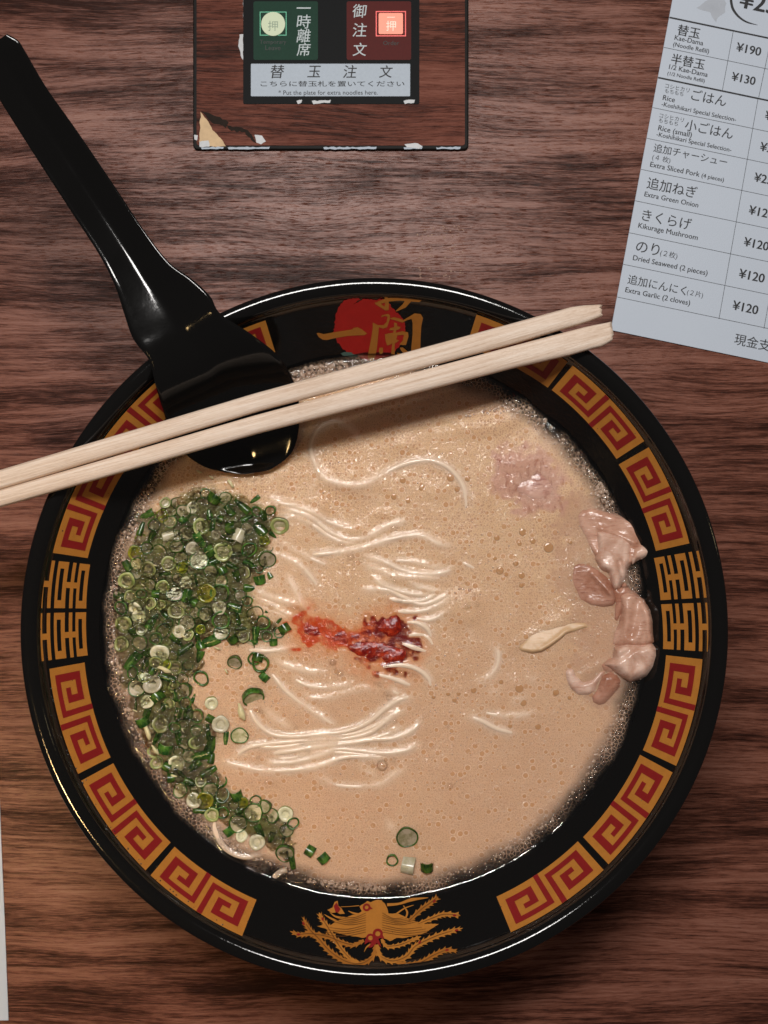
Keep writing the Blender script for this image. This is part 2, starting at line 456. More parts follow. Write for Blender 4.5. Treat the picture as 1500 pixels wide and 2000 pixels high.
feathers = [
    ([(730, 470), (705, 560), (630, 608), (540, 605), (460, 570), (380, 510), (310, 430), (250, 370), (215, 320), (195, 270)], 46),
    ([(600, 600), (540, 575), (480, 510), (420, 420), (370, 335), (330, 280), (312, 235)], 42),
    ([(640, 440), (560, 475), (480, 455), (380, 415), (250, 392), (170, 398), (98, 372)], 40),
    ([(735, 470), (765, 560), (850, 592), (950, 560), (1010, 490), (1070, 455), (1180, 405), (1290, 370), (1365, 350)], 46),
    ([(880, 598), (960, 618), (1060, 600), (1150, 550), (1240, 512), (1325, 520)], 44),
    ([(770, 430), (810, 485), (900, 475), (990, 440), (1060, 410)], 34),
    ([(970, 300), (1060, 215), (1130, 165), (1185, 120)], 44),
    ([(1040, 320), (1150, 275), (1230, 250), (1350, 258)], 42),
]
M_line = simple('dark_print_line', (0.10, 0.035, 0.008), 0.4, 0.3)
emblem = decal('bird_emblem', [L5(ragged(body, 2.5, 14))], M_gold, bowl, 0.00012, 7)
for i, (p, w) in enumerate(feathers):
    o = decal('feather', [L5(feather(p, w))], M_gold if i % 2 else M_golddk, bowl, 0.00016 + 0.00001 * i, 7); o.parent = emblem
for p, w in [([(810, 180), (900, 172), (990, 143), (1112, 128)], [22, 16, 24, 3]), ([(880, 245), (940, 205), (1005, 182)], [12, 9, 4]), ([(930, 185), (958, 235), (945, 280)], [5, 14, 10]),
             ([(470, 195), (540, 192), (605, 186)], [4, 4, 6]), ([(600, 250), (560, 240), (525, 225)], [16, 12, 3]), ([(500, 280), (430, 265), (390, 235)], [20, 12, 3]),
             ([(450, 305), (390, 275), (350, 250)], [18, 12, 3]), ([(690, 470), (660, 490), (642, 525)], [16, 9, 2])]:
    o = decal('plume', [L5(ribbon(p, w))], M_gold, bowl, 0.00026, 7); o.parent = emblem
o = decal('flower', [L5([(372, 218), (410, 200), (425, 160), (447, 150), (452, 185), (475, 205), (500, 245), (465, 248), (440, 235), (405, 240)])], M_gold, bowl, 0.00026, 7); o.parent = emblem
for i, (p, w) in enumerate(feathers):
    q_ = p[1:-1] if len(p) > 4 else p
    o = decal('quill_line', [L5(ribbon(q_, [2.5] + [5] * (len(q_) - 2) + [2.5]))], M_line, bowl, 0.00034, 7); o.parent = emblem
for i in range(9):
    a_ = i / 8
    for sgn, tip in ((-1, (330 + 150 * a_, 335 - 70 * a_ + 60 * (a_ < .5) * (1 - a_) )), (1, (1150 - 220 * a_, 325 - 50 * a_ + 60 * (a_ < .5) * (1 - a_)))):
        st_ = (715 + sgn * 60, 300 - 60 * a_ + 80 * (1 - a_))
        md = ((st_[0] + tip[0]) / 2, (st_[1] + tip[1]) / 2 + 22)
        o = decal('wing_line', [L5(ribbon([st_, md, tip], [3, 5, 2]))], M_line, bowl, 0.00030, 7); o.parent = emblem
def ring(cx, cy, r0, r1, a0=0, a1=360, n=18):
    o_ = [(cx + r0 * math.cos(math.radians(a0 + (a1 - a0) * i / n)), cy + r0 * math.sin(math.radians(a0 + (a1 - a0) * i / n))) for i in range(n + 1)]
    i_ = [(cx + r1 * math.cos(math.radians(a0 + (a1 - a0) * i / n)), cy + r1 * math.sin(math.radians(a0 + (a1 - a0) * i / n))) for i in range(n + 1)]
    return o_ + i_[::-1]
reds = [ring(742, 393, 37, 19, 0, 180), ring(742, 393, 37, 19, 180, 360), ring(688, 425, 32, 17, 0, 180), ring(688, 425, 32, 17, 180, 360),
        [(770, 385), (792, 432), (762, 425)], [(650, 430), (645, 472), (680, 450)], [(715, 420), (745, 425), (768, 492), (735, 462), (700, 492), (672, 497), (690, 465)]]
o = decal('gold_dot', [L5(ring(688, 425, 19, 1, 0, 350))], M_gold, bowl, 0.00036, 5); o.parent = emblem
o = decal('red_knot', [L5(r) for r in reds], M_red, bowl, 0.00040, 5); o.parent = emblem
o = decal('red_eye', [L5(ring(660, 200, 28, 14, 0, 180)), L5(ring(660, 200, 28, 14, 180, 360)), L5([(680, 190), (705, 210), (678, 215)])], M_red, bowl, 0.00040, 5); o.parent = emblem
o = decal('red_petal', [L5([(418, 190), (440, 165), (455, 195), (470, 212), (450, 240), (432, 235)])], M_red, bowl, 0.00040, 5); o.parent = emblem
for cx, cy, a in [(197, 318, 60), (337, 285, 70), (160, 398, 0), (1157, 155, -40), (1305, 258, 8), (1320, 368, -15), (1250, 512, -10), (1050, 455, -50)]:
    d = math.radians(a)
    o = decal('red_spot', [L5([(cx + 14 * math.cos(d) * math.cos(t) - 8 * math.sin(d) * math.sin(t), cy + 14 * math.sin(d) * math.cos(t) + 8 * math.cos(d) * math.sin(t)) for t in np.linspace(0, 5.9, 9)])], M_red, bowl, 0.00040, 5)
    o.parent = emblem

# ------------------------------------------------------------------ noodles (centre lines)
def conv(ox, oy, s, pts): return [(ox + x / s, oy + y / s) for x, y in pts]
z3 = lambda p: conv(480, 960, 3.125, p)
z4 = lambda p: conv(380, 1240, 2.885, p)
z5 = lambda p: conv(780, 1160, 4.41, p)
z7 = lambda p: conv(560, 700, 3.0, p)
zb = lambda p: conv(260, 1460, 3.75, p)
z6 = lambda p: conv(480, 1560, 3.125, p)
NOOD = [  # path, exposure 0..1.3, label
 (z3([(110,25),(250,75),(400,125),(500,180),(600,215),(680,212)]), .9, 'pale noodle starting right of the topmost scallions, uppermost of the left bunch'),
 (z3([(200,95),(330,130),(430,180),(520,250),(640,295),(740,280),(860,210),(1000,175)]), 1.0, 'long pale noodle dipping then rising below the spoon, second of the upper bunch'),
 (z3([(190,180),(300,150),(400,190),(480,250),(570,283)]), .7, 'short hooked noodle beside the bright green scallion leaf'),
 (z3([(380,385),(520,375),(680,350),(800,315),(950,275),(1080,270),(1180,320),(1290,345)]), 1.05, 'long arched noodle above the chilli, rising to the right'),
 (z3([(150,285),(270,345),(380,400),(520,460)]), .5, 'faint noodle just under the broth right of the scallion heap'),
 (z3([(160,370),(300,430),(390,510),(450,600)]), .85, 'noodle bending downward from the scallions toward the chilli'),
 (z3([(150,480),(175,530),(215,600)]), .6, 'short faint noodle stub above the left noodle fan'),
 (z3([(230,490),(300,600),(370,720),(440,810)]), .8, 'straight steep noodle running down into the left end of the chilli'),
 (z3([(20,590),(140,640),(250,672),(365,705)]), .9, 'noodle of the left fan with a white glint on its back'),
 (z3([(60,640),(170,700),(270,760),(330,810)]), .75, 'noodle ending at the upper left tip of the chilli'),
 (z3([(20,690),(110,720),(200,745),(290,800)]), .5, 'lowest faint noodle of the left fan above the chilli'),
 (z3([(720,395),(850,430),(960,480),(1080,500),(1200,495),(1280,460)]), 1.05, 'glossy sagging noodle in the upper right bunch beside the bubble cluster'),
 (z3([(860,420),(1000,425),(1130,455),(1240,480)]), .6, 'topmost thin noodle of the upper right bunch'),
 (z3([(740,490),(840,570),(960,612),(1080,630),(1160,625)]), .95, 'noodle curving down across the middle of the upper right bunch'),
 (z3([(960,530),(1050,580),(1130,602),(1230,612)]), .8, 'short noodle running right toward the bubble cluster'),
 (z3([(690,600),(860,600),(960,645),(1060,685),(1150,670),(1260,610)]), 1.0, 'curled noodle rising to touch the bubble cluster'),
 (z3([(900,730),(1060,730),(1180,690),(1255,620)]), .95, 'noodle bowing under the curled ones left of the bubble cluster'),
 (z3([(1000,765),(1120,782),(1210,740),(1250,700)]), .95, 'short glossy noodle just above the right end of the chilli'),
 (z3([(950,800),(1040,800),(1110,840),(1135,910)]), 1.0, 'noodle hooking around the right end of the chilli'),
 (z3([(950,895),(1030,872),(1110,880)]), .7, 'small noodle poking out of the chilli to the right'),
 (z3([(930,918),(1020,950),(1130,985)]), 1.05, 'glinting noodle leaving the dark chilli patch downward to the right'),
 (z3([(0,965),(150,972),(320,945)]), .85, 'nearly level noodle joining the scallions to the chilli'),
 (z3([(1290,420),(1350,445),(1410,475)]), .6, 'lone short noodle above the bubble cluster'),
 (z3([(1335,815),(1368,880),(1372,945)]), .5, 'short upright noodle right of the chilli under the bubble cluster'),
 (z3([(830,475),(950,512),(1080,522),(1210,530)]), .85, 'level noodle packed in the middle of the upper right bunch'),
 (z4([(440,140),(540,180),(650,205),(750,215)]), .85, 'noodle just under the chilli, uppermost of the lower field'),
 (z4([(540,235),(640,285),(760,295),(910,272)]), .75, 'shallow curved noodle below the chilli, upper of a pair'),
 (z4([(600,345),(730,355),(850,325),(960,300),(1050,320)]), .75, 'shallow curved noodle below the chilli, lower of a pair'),
 (z4([(430,215),(520,320),(620,400),(720,465),(810,525)]), .85, 'long diagonal noodle running down from the dark scallion knot'),
 (z4([(300,400),(350,490),(430,555),(540,572),(700,560),(860,540),(980,490),(1080,410),(1160,362),(1240,345)]), 1.15, 'long noodle like a smile, topmost and glossiest of the lower bundle'),
 (z4([(380,400),(450,470),(560,540)]), .7, 'short noodle beside the loose green scallion slice'),
 (z4([(1210,425),(1140,440),(1060,500),(980,552),(860,582),(700,592),(540,602),(380,618),(290,640),(215,700)]), .95, 'noodle of the lower bundle that bends back at its left end'),
 (z4([(1285,470),(1220,540),(1120,580),(1000,590),(850,612),(700,628),(560,650),(420,672)]), 1.1, 'third noodle of the lower bundle with a broad glint at its right end'),
 (z4([(1280,610),(1180,652),(1050,665),(900,650),(800,645),(700,680),(560,715),(380,722)]), 1.0, 'wavy noodle low in the lower bundle'),
 (z4([(150,705),(260,738),(400,765),(560,760),(700,738),(840,690),(960,685),(1100,690)]), 1.0, 'lowest long noodle of the bundle, starting at the pale tip on the left'),
 (z4([(660,790),(800,845),(940,855),(1050,840),(1140,775),(1205,745)]), .6, 'faint noodle arc floating lowest in the broth centre'),
 (z4([(920,715),(980,778),(1060,805)]), .6, 'short noodle crossing the faint lowest arc'),
 (z4([(980,215),(1100,240),(1240,292)]), .95, 'noodle leaving the lower edge of the chilli to the right'),
 (z4([(1000,190),(1160,170),(1260,195),(1320,250),(1330,310)]), .95, 'noodle looping round the lower right of the chilli'),
 (z4([(1070,290),(1120,318),(1190,350)]), .7, 'short noodle above the big glint of the lower bundle'),
 (z5([(790,410),(850,500),(840,620),(750,730),(640,780)]), .95, 'noodle shaped like a closing bracket, alone in the right half'),
 (z5([(750,910),(820,830),(910,788)]), .6, 'faint short noodle below the bracket shaped one'),
 (z5([(700,1015),(860,1045),(1000,1050),(1185,1020)]), .75, 'level noodle low in the right half of the broth'),
 (z5([(550,1045),(700,1090),(840,1160),(1020,1205)]), .85, 'noodle slanting down low in the right half of the broth'),
 (z5([(930,980),(1050,900),(1110,840)]), .5, 'faint noodle rising between two big flat bubbles at right'),
 (z5([(1060,742),(1150,740),(1190,805)]), .45, 'faint hooked noodle left of the lowest pork'),
 (z7([(420,510),(390,420),(300,370),(200,400),(140,500),(160,600),(220,700),(340,745),(460,740),(560,680),(660,630),(760,602),(860,600),(960,650),(1030,740),(1050,830),(1050,890)]), .85, 'long looping noodle in the shade below the chopsticks'),
 (z7([(180,690),(135,780),(118,850)]), .5, 'faint noodle tail hanging from the long loop'),
 (z7([(400,775),(500,815),(600,842)]), .4, 'very faint noodle under the foam near the loop'),
 (zb([(600,520),(598,600),(655,715),(740,780),(840,803),(945,780)]), 1.1, 'noodle curled against the lower left wall of the bowl'),
 (zb([(750,645),(840,662),(890,705)]), .6, 'short noodle inside the curl at the lower left wall'),
 (z6([(850,100),(885,175),(905,235)]), .5, 'short faint noodle above the lone big scallion ring'),
 (z4([(450,562),(600,580),(760,572),(900,556),(1020,512),(1110,452),(1185,412)]), .85, 'noodle tucked just under the topmost one of the lower bundle'),
 (z4([(330,628),(480,632),(640,612),(820,606),(980,588),(1090,556),(1200,505)]), .85, 'noodle buried in the middle of the lower bundle'),
 (z4([(420,700),(560,692),(690,664),(800,662),(930,674),(1090,682)]), .75, 'short noodle lying between the two lowest of the lower bundle'),
 (z3([(180,125),(320,158),(420,210),(500,268),(610,312),(720,300)]), .7, 'thin noodle running alongside the long dipping one in the upper bunch'),
 (z3([(830,640),(960,668),(1080,664),(1200,612)]), .8, 'noodle hidden behind the curled one next to the bubble cluster'),
 (z3([(700,440),(820,480),(930,520),(1000,535)]), .7, 'short noodle at the left end of the upper right bunch'),
 (z3([(1060,860),(1120,900),(1150,960)]), .6, 'small noodle arc outside the hook at the right end of the chilli'),
 ([(528,1752-30),(545,1706),(560,1700)], 0.5, 'noodle end poking out at the lower foam bubbles'),
]
def resample(path, step):
    path = np.array(path, float); pts = []
    n = len(path)
    for i in range(n - 1):
        p0 = path[max(i - 1, 0)]; p1 = path[i]; p2 = path[i + 1]; p3 = path[min(i + 2, n - 1)]
        k = max(2, int(np.hypot(*(p2 - p1)) / step))
        for j in range(k):
            t = j / k
            pts.append(.5 * ((2 * p1) + (-p0 + p2) * t + (2 * p0 - 5 * p1 + 4 * p2 - p3) * t * t + (-p0 + 3 * p1 - 3 * p2 + p3) * t ** 3))
    pts.append(path[-1]); return np.array(pts)
NP = []
for idx, (path, ex, lab) in enumerate(NOOD):
    p = resample(path, 3.0); n = len(p)
    t = np.linspace(0, 1, n)
    L = np.sum(np.hypot(*np.diff(p, axis=0).T))
    fade = np.clip(np.minimum(t, 1 - t) * L / 32.0, 0, 1); fade = fade * fade * (3 - 2 * fade)
    und = np.array([0.12 * math.sin(q * L / 38.0 + idx) for q in t])
    h = fade * np.clip(ex + und, 0, 1.3)
    NP.append((Pn(p, ZS), h))

# ------------------------------------------------------------------ broth
def polydist(x, y, poly):
    d = np.full(x.shape, 1e9); n = len(poly)
    for i in range(n):
        ax, ay = poly[i]; bx, by = poly[(i + 1) % n]
        t = np.clip(((x - ax) * (bx - ax) + (y - ay) * (by - ay)) / ((bx - ax) ** 2 + (by - ay) ** 2 + 1e-9), 0, 1)
        d = np.minimum(d, np.hypot(x - ax - t * (bx - ax), y - ay - t * (by - ay)))
    return np.where(inpoly(x, y, poly), -d, d)
SCAL = [(385,955),(450,965),(500,985),(540,1000),(530,1070),(520,1110),(480,1150),(500,1200),(545,1215),(530,1255),(470,1255),(420,1238),(385,1255),(398,1300),(370,1330),(378,1380),
        (400,1400),(430,1440),(400,1470),(420,1510),(440,1540),(490,1570),(560,1600),(570,1650),(560,1680),(520,1650),(450,1610),(380,1580),(330,1530),(290,1460),
        (265,1400),(235,1330),(224,1250),(224,1180),(237,1110),(257,1060),(290,1010),(320,990)]
CHILI = [(578,1218),(600,1200),(640,1222),(690,1232),(745,1205),(775,1192),(795,1212),(790,1245),(810,1262),(790,1300),(740,1310),(700,1285),(670,1262),(620,1255),(580,1250)]
PORK_STAIN = [(980, 890), (1050, 882), (1100, 940), (1085, 990), (1010, 990), (968, 940)]

def grad_noise(x, y, s, seed):
    g = np.random.default_rng(seed).random((64, 64))
    u = x / s; v = y / s; i = np.floor(u).astype(int); j = np.floor(v).astype(int); fu = u - i; fv = v - j
    fu = fu * fu * (3 - 2 * fu); fv = fv * fv * (3 - 2 * fv)
    a = g[i % 64, j % 64]; b = g[(i + 1) % 64, j % 64]; c = g[i % 64, (j + 1) % 64]; d = g[(i + 1) % 64, (j + 1) % 64]
    return (a * (1 - fu) + b * fu) * (1 - fv) + (c * (1 - fu) + d * fu) * fv

MOUNDS = [(688, 938, 52, 20, 1.25, .12), (622, 992, 20, 18, .8, 0), (950, 830, 50, 16, 1.1, -.15), (845, 792, 95, 9, .45, -.26), (848, 958, 20, 14, .6, 0), (912, 1190, 30, 26, 1.1, 0),
          (635, 752, 40, 12, .6, -.25), (550, 986, 32, 6, .4, -.12), (700, 1036, 22, 9, .5, 0), (860, 1060, 24, 7, .35, 0), (790, 1130, 34, 10, .5, 0), (1065, 1228, 55, 12, .5, -.5),
          (1010, 905, 22, 14, .5, 0), (1000, 945, 10, 12, .4, 0), (755, 1004, 16, 8, .4, 0), (525, 1152, 22, 7, .4, .3), (585, 1180, 14, 7, .4, .3), (1155, 1308, 24, 8, .4, -.5), (790, 870, 12, 8, .4, 0),
          (710, 845, 60, 8, .3, -.2), (880, 815, 18, 8, .4, 0), (955, 975, 8, 12, .35, 0)]
def make_broth():
    NR, NA = 300, 1000
    R = float(Rin(np.array(ZS))) + 0.0010
    rr = R * (np.arange(1, NR + 1) / NR); aa = np.arange(NA) * 2 * np.pi / NA
    rg, ag = np.meshgrid(rr, aa, indexing='ij')
    X = (BC.x + rg * np.cos(ag)).ravel(); Y = (BC.y + rg * np.sin(ag)).ravel(); rf = rg.ravel()
    edge = (R - rf) * 1000
    Z = np.full(X.shape, ZS)
    Z += 0.0011 * np.exp(-edge / 1.2)
    Z += (grad_noise(X * 1000 + 300, Y * 1000 + 300, 9.0, 3) - .5) * 0.0005 + (grad_noise(X * 1000 + 300, Y * 1000 + 300, 2.6, 4) - .5) * 0.00012
    mpx = X * FPX / (CZ - ZS) + 750; mpy = -Y * FPX / (CZ - ZS) + 1000
    for cx_, cy_, sx__, sy__, A_, an_ in MOUNDS:
        u_ = (mpx - cx_) * math.cos(an_) + (mpy - cy_) * math.sin(an_); v_ = -(mpx - cx_) * math.sin(an_) + (mpy - cy_) * math.cos(an_)
        Z += A_ * mm * np.exp(-.5 * ((u_ / sx__) ** 2 + (v_ / sy__) ** 2) ** 1.4)
    film = np.zeros(X.shape); ridge = np.zeros(X.shape)
    for pts, h in NP:
        mn = pts.min(0) - 0.006; mx = pts.max(0) + 0.006
        m = np.where((X > mn[0]) & (X < mx[0]) & (Y > mn[1]) & (Y < mx[1]))[0]
        if len(m) == 0: continue
        best = np.zeros(len(m)); bf = np.zeros(len(m))
        for q, hh in zip(pts, h):
            d2 = ((X[m] - q[0]) ** 2 + (Y[m] - q[1]) ** 2) * 1e6
            best = np.maximum(best, hh * np.exp(-d2 / (2 * 0.80 ** 2)))
            bf = np.maximum(bf, hh * np.exp(-d2 / (2 * 1.08 ** 2)))
        ridge[m] = np.maximum(ridge[m], best) ; film[m] = np.maximum(film[m], bf)
    Z += ridge * 0.00055
    px = X * FPX / (CZ - ZS) + 750; py = -Y * FPX / (CZ - ZS) + 1000
    dS = polydist(px, py, SCAL); nz = grad_noise(px, py, 22, 11) * 26 - 13
    murk = np.clip((6 - dS + nz) / 26, 0, 1)
    dC = polydist(px, py, CHILI); nzc = (grad_noise(px, py, 9, 21) - .5) * 30 + (grad_noise(px, py, 24, 22) - .5) * 36
    chili = np.clip(1 - (dC + nzc + 4) / 14, 0, 1)
    halo = np.clip(1 - (dC + nzc * .6) / 48, 0, 1) ** 1.4
    dP = polydist(px, py, PORK_STAIN); pink = np.clip(1 - (dP + nzc * .8 + 4) / 34, 0, 1) ** 1.3
    dQ = polydist(px, py, [(1110, 975), (1200, 990), (1270, 1080), (1260, 1300), (1180, 1370), (1120, 1300), (1160, 1230), (1100, 1150)]); tan = .8 * np.clip(1 - (dQ + nzc) / 40, 0, 1) ** 1.5
    # broth bulges where the submerged meat lies just under it
    Z += 0.0006 * np.clip(1 - (dP + 10) / 60, 0, 1)
    hole = np.hypot((px-930), (py-1200))
    verts = np.concatenate([[[BC.x, BC.y, ZS]], np.stack([X, Y, Z], 1)])
    faces = []
    idx = 1 + np.arange(NR * NA).reshape(NR, NA)
    a = idx[:-1]; b = idx[1:]; an = np.roll(a, -1, 1); bn = np.roll(b, -1, 1)
    quads = np.stack([a.ravel(), b.ravel(), bn.ravel(), an.ravel()], 1)
    me = bpy.data.meshes.new('broth')
    tri = np.stack([np.zeros(NA, int), idx[0], np.roll(idx[0], -1)], 1)
    nv = len(verts); nq = len(quads); nt = len(tri)
    me.vertices.add(nv); me.vertices.foreach_set('co', verts.astype(np.float32).ravel())
    me.loops.add(nq * 4 + nt * 3); me.loops.foreach_set('vertex_index', np.concatenate([quads.ravel(), tri.ravel()]).astype(np.int32))
    me.polygons.add(nq + nt)
    me.polygons.foreach_set('loop_start', np.concatenate([np.arange(nq) * 4, nq * 4 + np.arange(nt) * 3]).astype(np.int32))
    me.polygons.foreach_set('use_smooth', np.ones(nq + nt, bool))
    me.update(calc_edges=True)
    def attr(name, v):
        at = me.attributes.new(name, 'FLOAT', 'POINT'); at.data.foreach_set('value', np.concatenate([[v[:NA].mean()], v]).astype(np.float32))
    attr('edge', edge); attr('film', film); attr('murk', murk); attr('chili', chili); attr('halo', halo); attr('pink', pink); attr('tan', tan)
    # material
    k = N('creamy_broth')
    A = lambda n_: k.n('ShaderNodeAttribute', attribute_name=n_).outputs['Fac']
    e, fl, mk, ch, ha, pk = A('edge'), A('film'), A('murk'), A('chili'), A('halo'), A('pink')
    c = k.coords((1000, 1000, 1000))
    c2 = k.n('ShaderNodeMapping'); c2.inputs['Scale'].default_value = (1, 1, 0); k.t.links.new(c, c2.inputs[0]); c = c2.outputs[0]
    def bubbles(scale, seedoff, r0, r1, thr):
        mp = k.n('ShaderNodeMapping'); mp.inputs['Location'].default_value = (seedoff, seedoff * .7, 0); k.t.links.new(c, mp.inputs[0])
        v = k.n('ShaderNodeTexVoronoi', i_Vector=mp.outputs[0], i_Scale=scale, i_Randomness=0.85); v.voronoi_dimensions = '2D'
        sep = k.n('ShaderNodeSeparateColor'); k.t.links.new(v.outputs['Color'], sep.inputs[0])
        rad = k.math('MULTIPLY_ADD', sep.outputs[0], (r1 - r0), r0)
        on = k.math('GREATER_THAN', sep.outputs[1], thr)
        d = v.outputs['Distance']
        inside = k.math('MULTIPLY', k.smooth(k.math('DIVIDE', d, rad), 1.0, 0.86), on)
        ringv = k.math('MULTIPLY', k.math('SUBTRACT', 1.0, k.math('MULTIPLY', k.math('ABSOLUTE', k.math('SUBTRACT', k.math('DIVIDE', d, rad), 1.0)), 6.0), clamp=True), on)
        dome = k.math('MULTIPLY', k.math('SQRT', k.math('MAXIMUM', k.math('SUBTRACT', 1.0, k.math('POWER', k.math('DIVIDE', d, rad), 2.0)), 0.0)), on)
        return inside, ringv, dome
    patchn = k.smooth(k.noise(c, 0.055, 2).outputs['Fac'], 0.38, 0.62)
    f_in, f_ring, f_dome = bubbles(1.75, 3, 0.25, 0.48, 0.10)
    g_in, g_ring, g_dome = bubbles(0.95, 31, 0.2, 0.48, 0.35)
    b_in, b_ring, b_dome = bubbles(0.42, 77, 0.14, 0.42, 0.55)
    walls = k.n('ShaderNodeTexVoronoi', i_Vector=c, i_Scale=0.85, i_Randomness=1.0, feature='DISTANCE_TO_EDGE'); walls.voronoi_dimensions = '2D'
    wl = k.smooth(walls.outputs['Distance'], 0.13, 0.02)
    walls2 = k.n('ShaderNodeTexVoronoi', i_Vector=c, i_Scale=2.6, i_Randomness=1.0, feature='DISTANCE_TO_EDGE'); walls2.voronoi_dimensions = '2D'
    wl2 = k.smooth(walls2.outputs['Distance'], 0.14, 0.0)
    big = k.noise(c, 0.02, 2).outputs['Fac']; fineN = k.noise(c, 1.3, 3, 0.7).outputs['Fac']; midN = k.noise(c, 0.12, 3).outputs['Fac']
    sx_ = k.n('ShaderNodeSeparateXYZ'); k.t.links.new(c, sx_.inputs[0])
    gy_ = k.math('ADD', k.smooth(sx_.outputs[1], -80, 20), k.math('MULTIPLY', k.math('SUBTRACT', big, .5), 1.2), clamp=True)
    base = k.mix(gy_, (0.65, 0.395, 0.245), (0.71, 0.46, 0.265))
    base = k.mix(k.math('MULTIPLY', k.smooth(midN, 0.3, 0.7), 0.22), base, (0.58, 0.32, 0.175))
    base = k.mix(k.math('MULTIPLY', k.smooth(fineN, 0.40, 0.66), 0.16), base, (0.50, 0.25, 0.12))
    base = k.mix(k.math('MULTIPLY', fl, 0.92, clamp=True), base, (0.84, 0.64, 0.48))
    dk = (0.44, 0.22, 0.11); lt = (0.88, 0.66, 0.50)
    inv = k.math('SUBTRACT', 1.0, k.math('MULTIPLY', fl, 0.8), clamp=True)
    dens = k.math('MULTIPLY_ADD', k.smooth(sx_.outputs[1], -70, 10), 0.55, 0.45)
    base = k.mix(k.math('MULTIPLY', k.math('MULTIPLY', f_in, 0.50), inv), base, dk)
    base = k.mix(k.math('MULTIPLY', k.math('MULTIPLY', f_ring, 0.48), inv), base, lt)
    base = k.mix(k.math('MULTIPLY', k.math('MULTIPLY', g_in, k.math('MULTIPLY', dens, k.math('MULTIPLY_ADD', patchn, 0.50, 0.10))), inv), base, dk)
    base = k.mix(k.math('MULTIPLY', k.math('MULTIPLY', g_ring, k.math('MULTIPLY', dens, 0.5)), inv), base, lt)
    base = k.mix(k.math('MULTIPLY', k.math('MULTIPLY', b_in, 0.62), inv), base, (0.52, 0.24, 0.09))
    base = k.mix(k.math('MULTIPLY', k.math('MULTIPLY', b_ring, 0.7), inv), base, lt)
    base = k.mix(k.math('MULTIPLY', A('tan'), 0.7), base, (0.47, 0.26, 0.17))
    mps = k.n('ShaderNodeMapping'); mps.inputs['Scale'].default_value = (1, .5, 1); mps.inputs['Rotation'].default_value = (0, 0, .6); k.t.links.new(c, mps.inputs[0])
    mar = k.noise(mps.outputs[0], 0.38, 4, 0.65, 1.2).outputs['Fac']
    base = k.mix(k.math('MULTIPLY', k.smooth(pk, 0.0, 1.0), 0.8), base, k.mix(k.smooth(mar, 0.46, 0.72), (0.56, 0.30, 0.225), (0.32, 0.11, 0.08)))
    mcol = k.mix(k.smooth(midN, 0.40, 0.68), (0.016, 0.042, 0.005), (0.16, 0.175, 0.030))
    mcol = k.mix(k.math('MULTIPLY', wl2, 0.35), mcol, (0.42, 0.36, 0.2))
    base = k.mix(k.math('MULTIPLY', mk, 0.88), base, mcol)
    base = k.mix(k.math('MULTIPLY', ha, 0.85), base, (0.60, 0.20, 0.06))
    chn = k.noise(c, 0.30, 4, 0.62).outputs['Fac']
    base = k.mix(k.math('MULTIPLY', k.smooth(ch, 0.0, 0.9), k.smooth(chn, 0.16, 0.56)), base, k.mix(k.smooth(k.math('ADD', chn, k.math('MULTIPLY', k.math('SUBTRACT', sx_.outputs[0], -9.0), 0.012)), 0.42, 0.66), (0.52, 0.050, 0.008), (0.15, 0.005, 0.002)))
    # thin at the wall: the black bowl shows between the bubble walls
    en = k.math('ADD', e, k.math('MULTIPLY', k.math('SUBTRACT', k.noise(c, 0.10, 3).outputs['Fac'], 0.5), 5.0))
    cover = k.smooth(en, 2.2, 9.0)
    lace = k.math('MULTIPLY', k.math('MAXIMUM', wl, k.math('MULTIPLY', wl2, 0.6)), k.math('MULTIPLY', k.smooth(en, 0.4, 3.0), k.smooth(k.noise(c, 0.05, 2).outputs['Fac'], .36, .60, .12, .85)))
    cover = k.math('MAXIMUM', cover, lace)
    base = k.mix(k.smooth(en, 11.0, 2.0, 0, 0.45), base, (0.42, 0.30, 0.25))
    hgt = k.math('ADD', k.math('MULTIPLY', f_dome, 0.09), k.math('MULTIPLY', g_dome, 0.50))
    hgt = k.math('ADD', hgt, k.math('MULTIPLY', b_dome, 0.55))
    hgt = k.math('ADD', hgt, k.math('MULTIPLY', wl, 0.22))
    hgt = k.math('ADD', hgt, k.math('MULTIPLY', k.noise(c, 0.75, 2).outputs['Fac'], 1.5))
    hgt = k.math('MULTIPLY', hgt, k.math('SUBTRACT', 1.0, k.math('MULTIPLY', fl, 0.72), clamp=True))
    hgt = k.math('MULTIPLY', hgt, k.smooth(e, 1.6, 3.2, 0.06, 1.0))
    nrm = k.bump(hgt, 0.00026, 1.0)
    nsoft = k.bump(hgt, 0.00004, 1.0)
    dif = k.n('ShaderNodeBsdfPrincipled'); dif.subsurface_method = 'BURLEY'; k.set(dif.inputs['Base Color'], base); k.t.links.new(nsoft, dif.inputs['Normal'])
    dif.inputs['Specular IOR Level'].default_value = 0; dif.inputs['Roughness'].default_value = 1; dif.inputs['Subsurface Weight'].default_value = 0.38
    dif.inputs['Subsurface Radius'].default_value = (0.007, 0.0032, 0.0014); dif.inputs['Subsurface Scale'].default_value = 1.0
    tr = k.n('ShaderNodeBsdfTransparent')
    m1 = k.n('ShaderNodeMixShader'); k.set(m1.inputs[0], cover); k.t.links.new(tr.outputs[0], m1.inputs[1]); k.t.links.new(dif.outputs[0], m1.inputs[2])
    gl = k.n('ShaderNodeBsdfGlossy', i_Roughness=0.045); gl.inputs['Color'].default_value = (1, 1, 1, 1); k.t.links.new(nrm, gl.inputs['Normal'])
    fr = k.n('ShaderNodeFresnel', i_IOR=1.5); k.t.links.new(nrm, fr.inputs['Normal'])
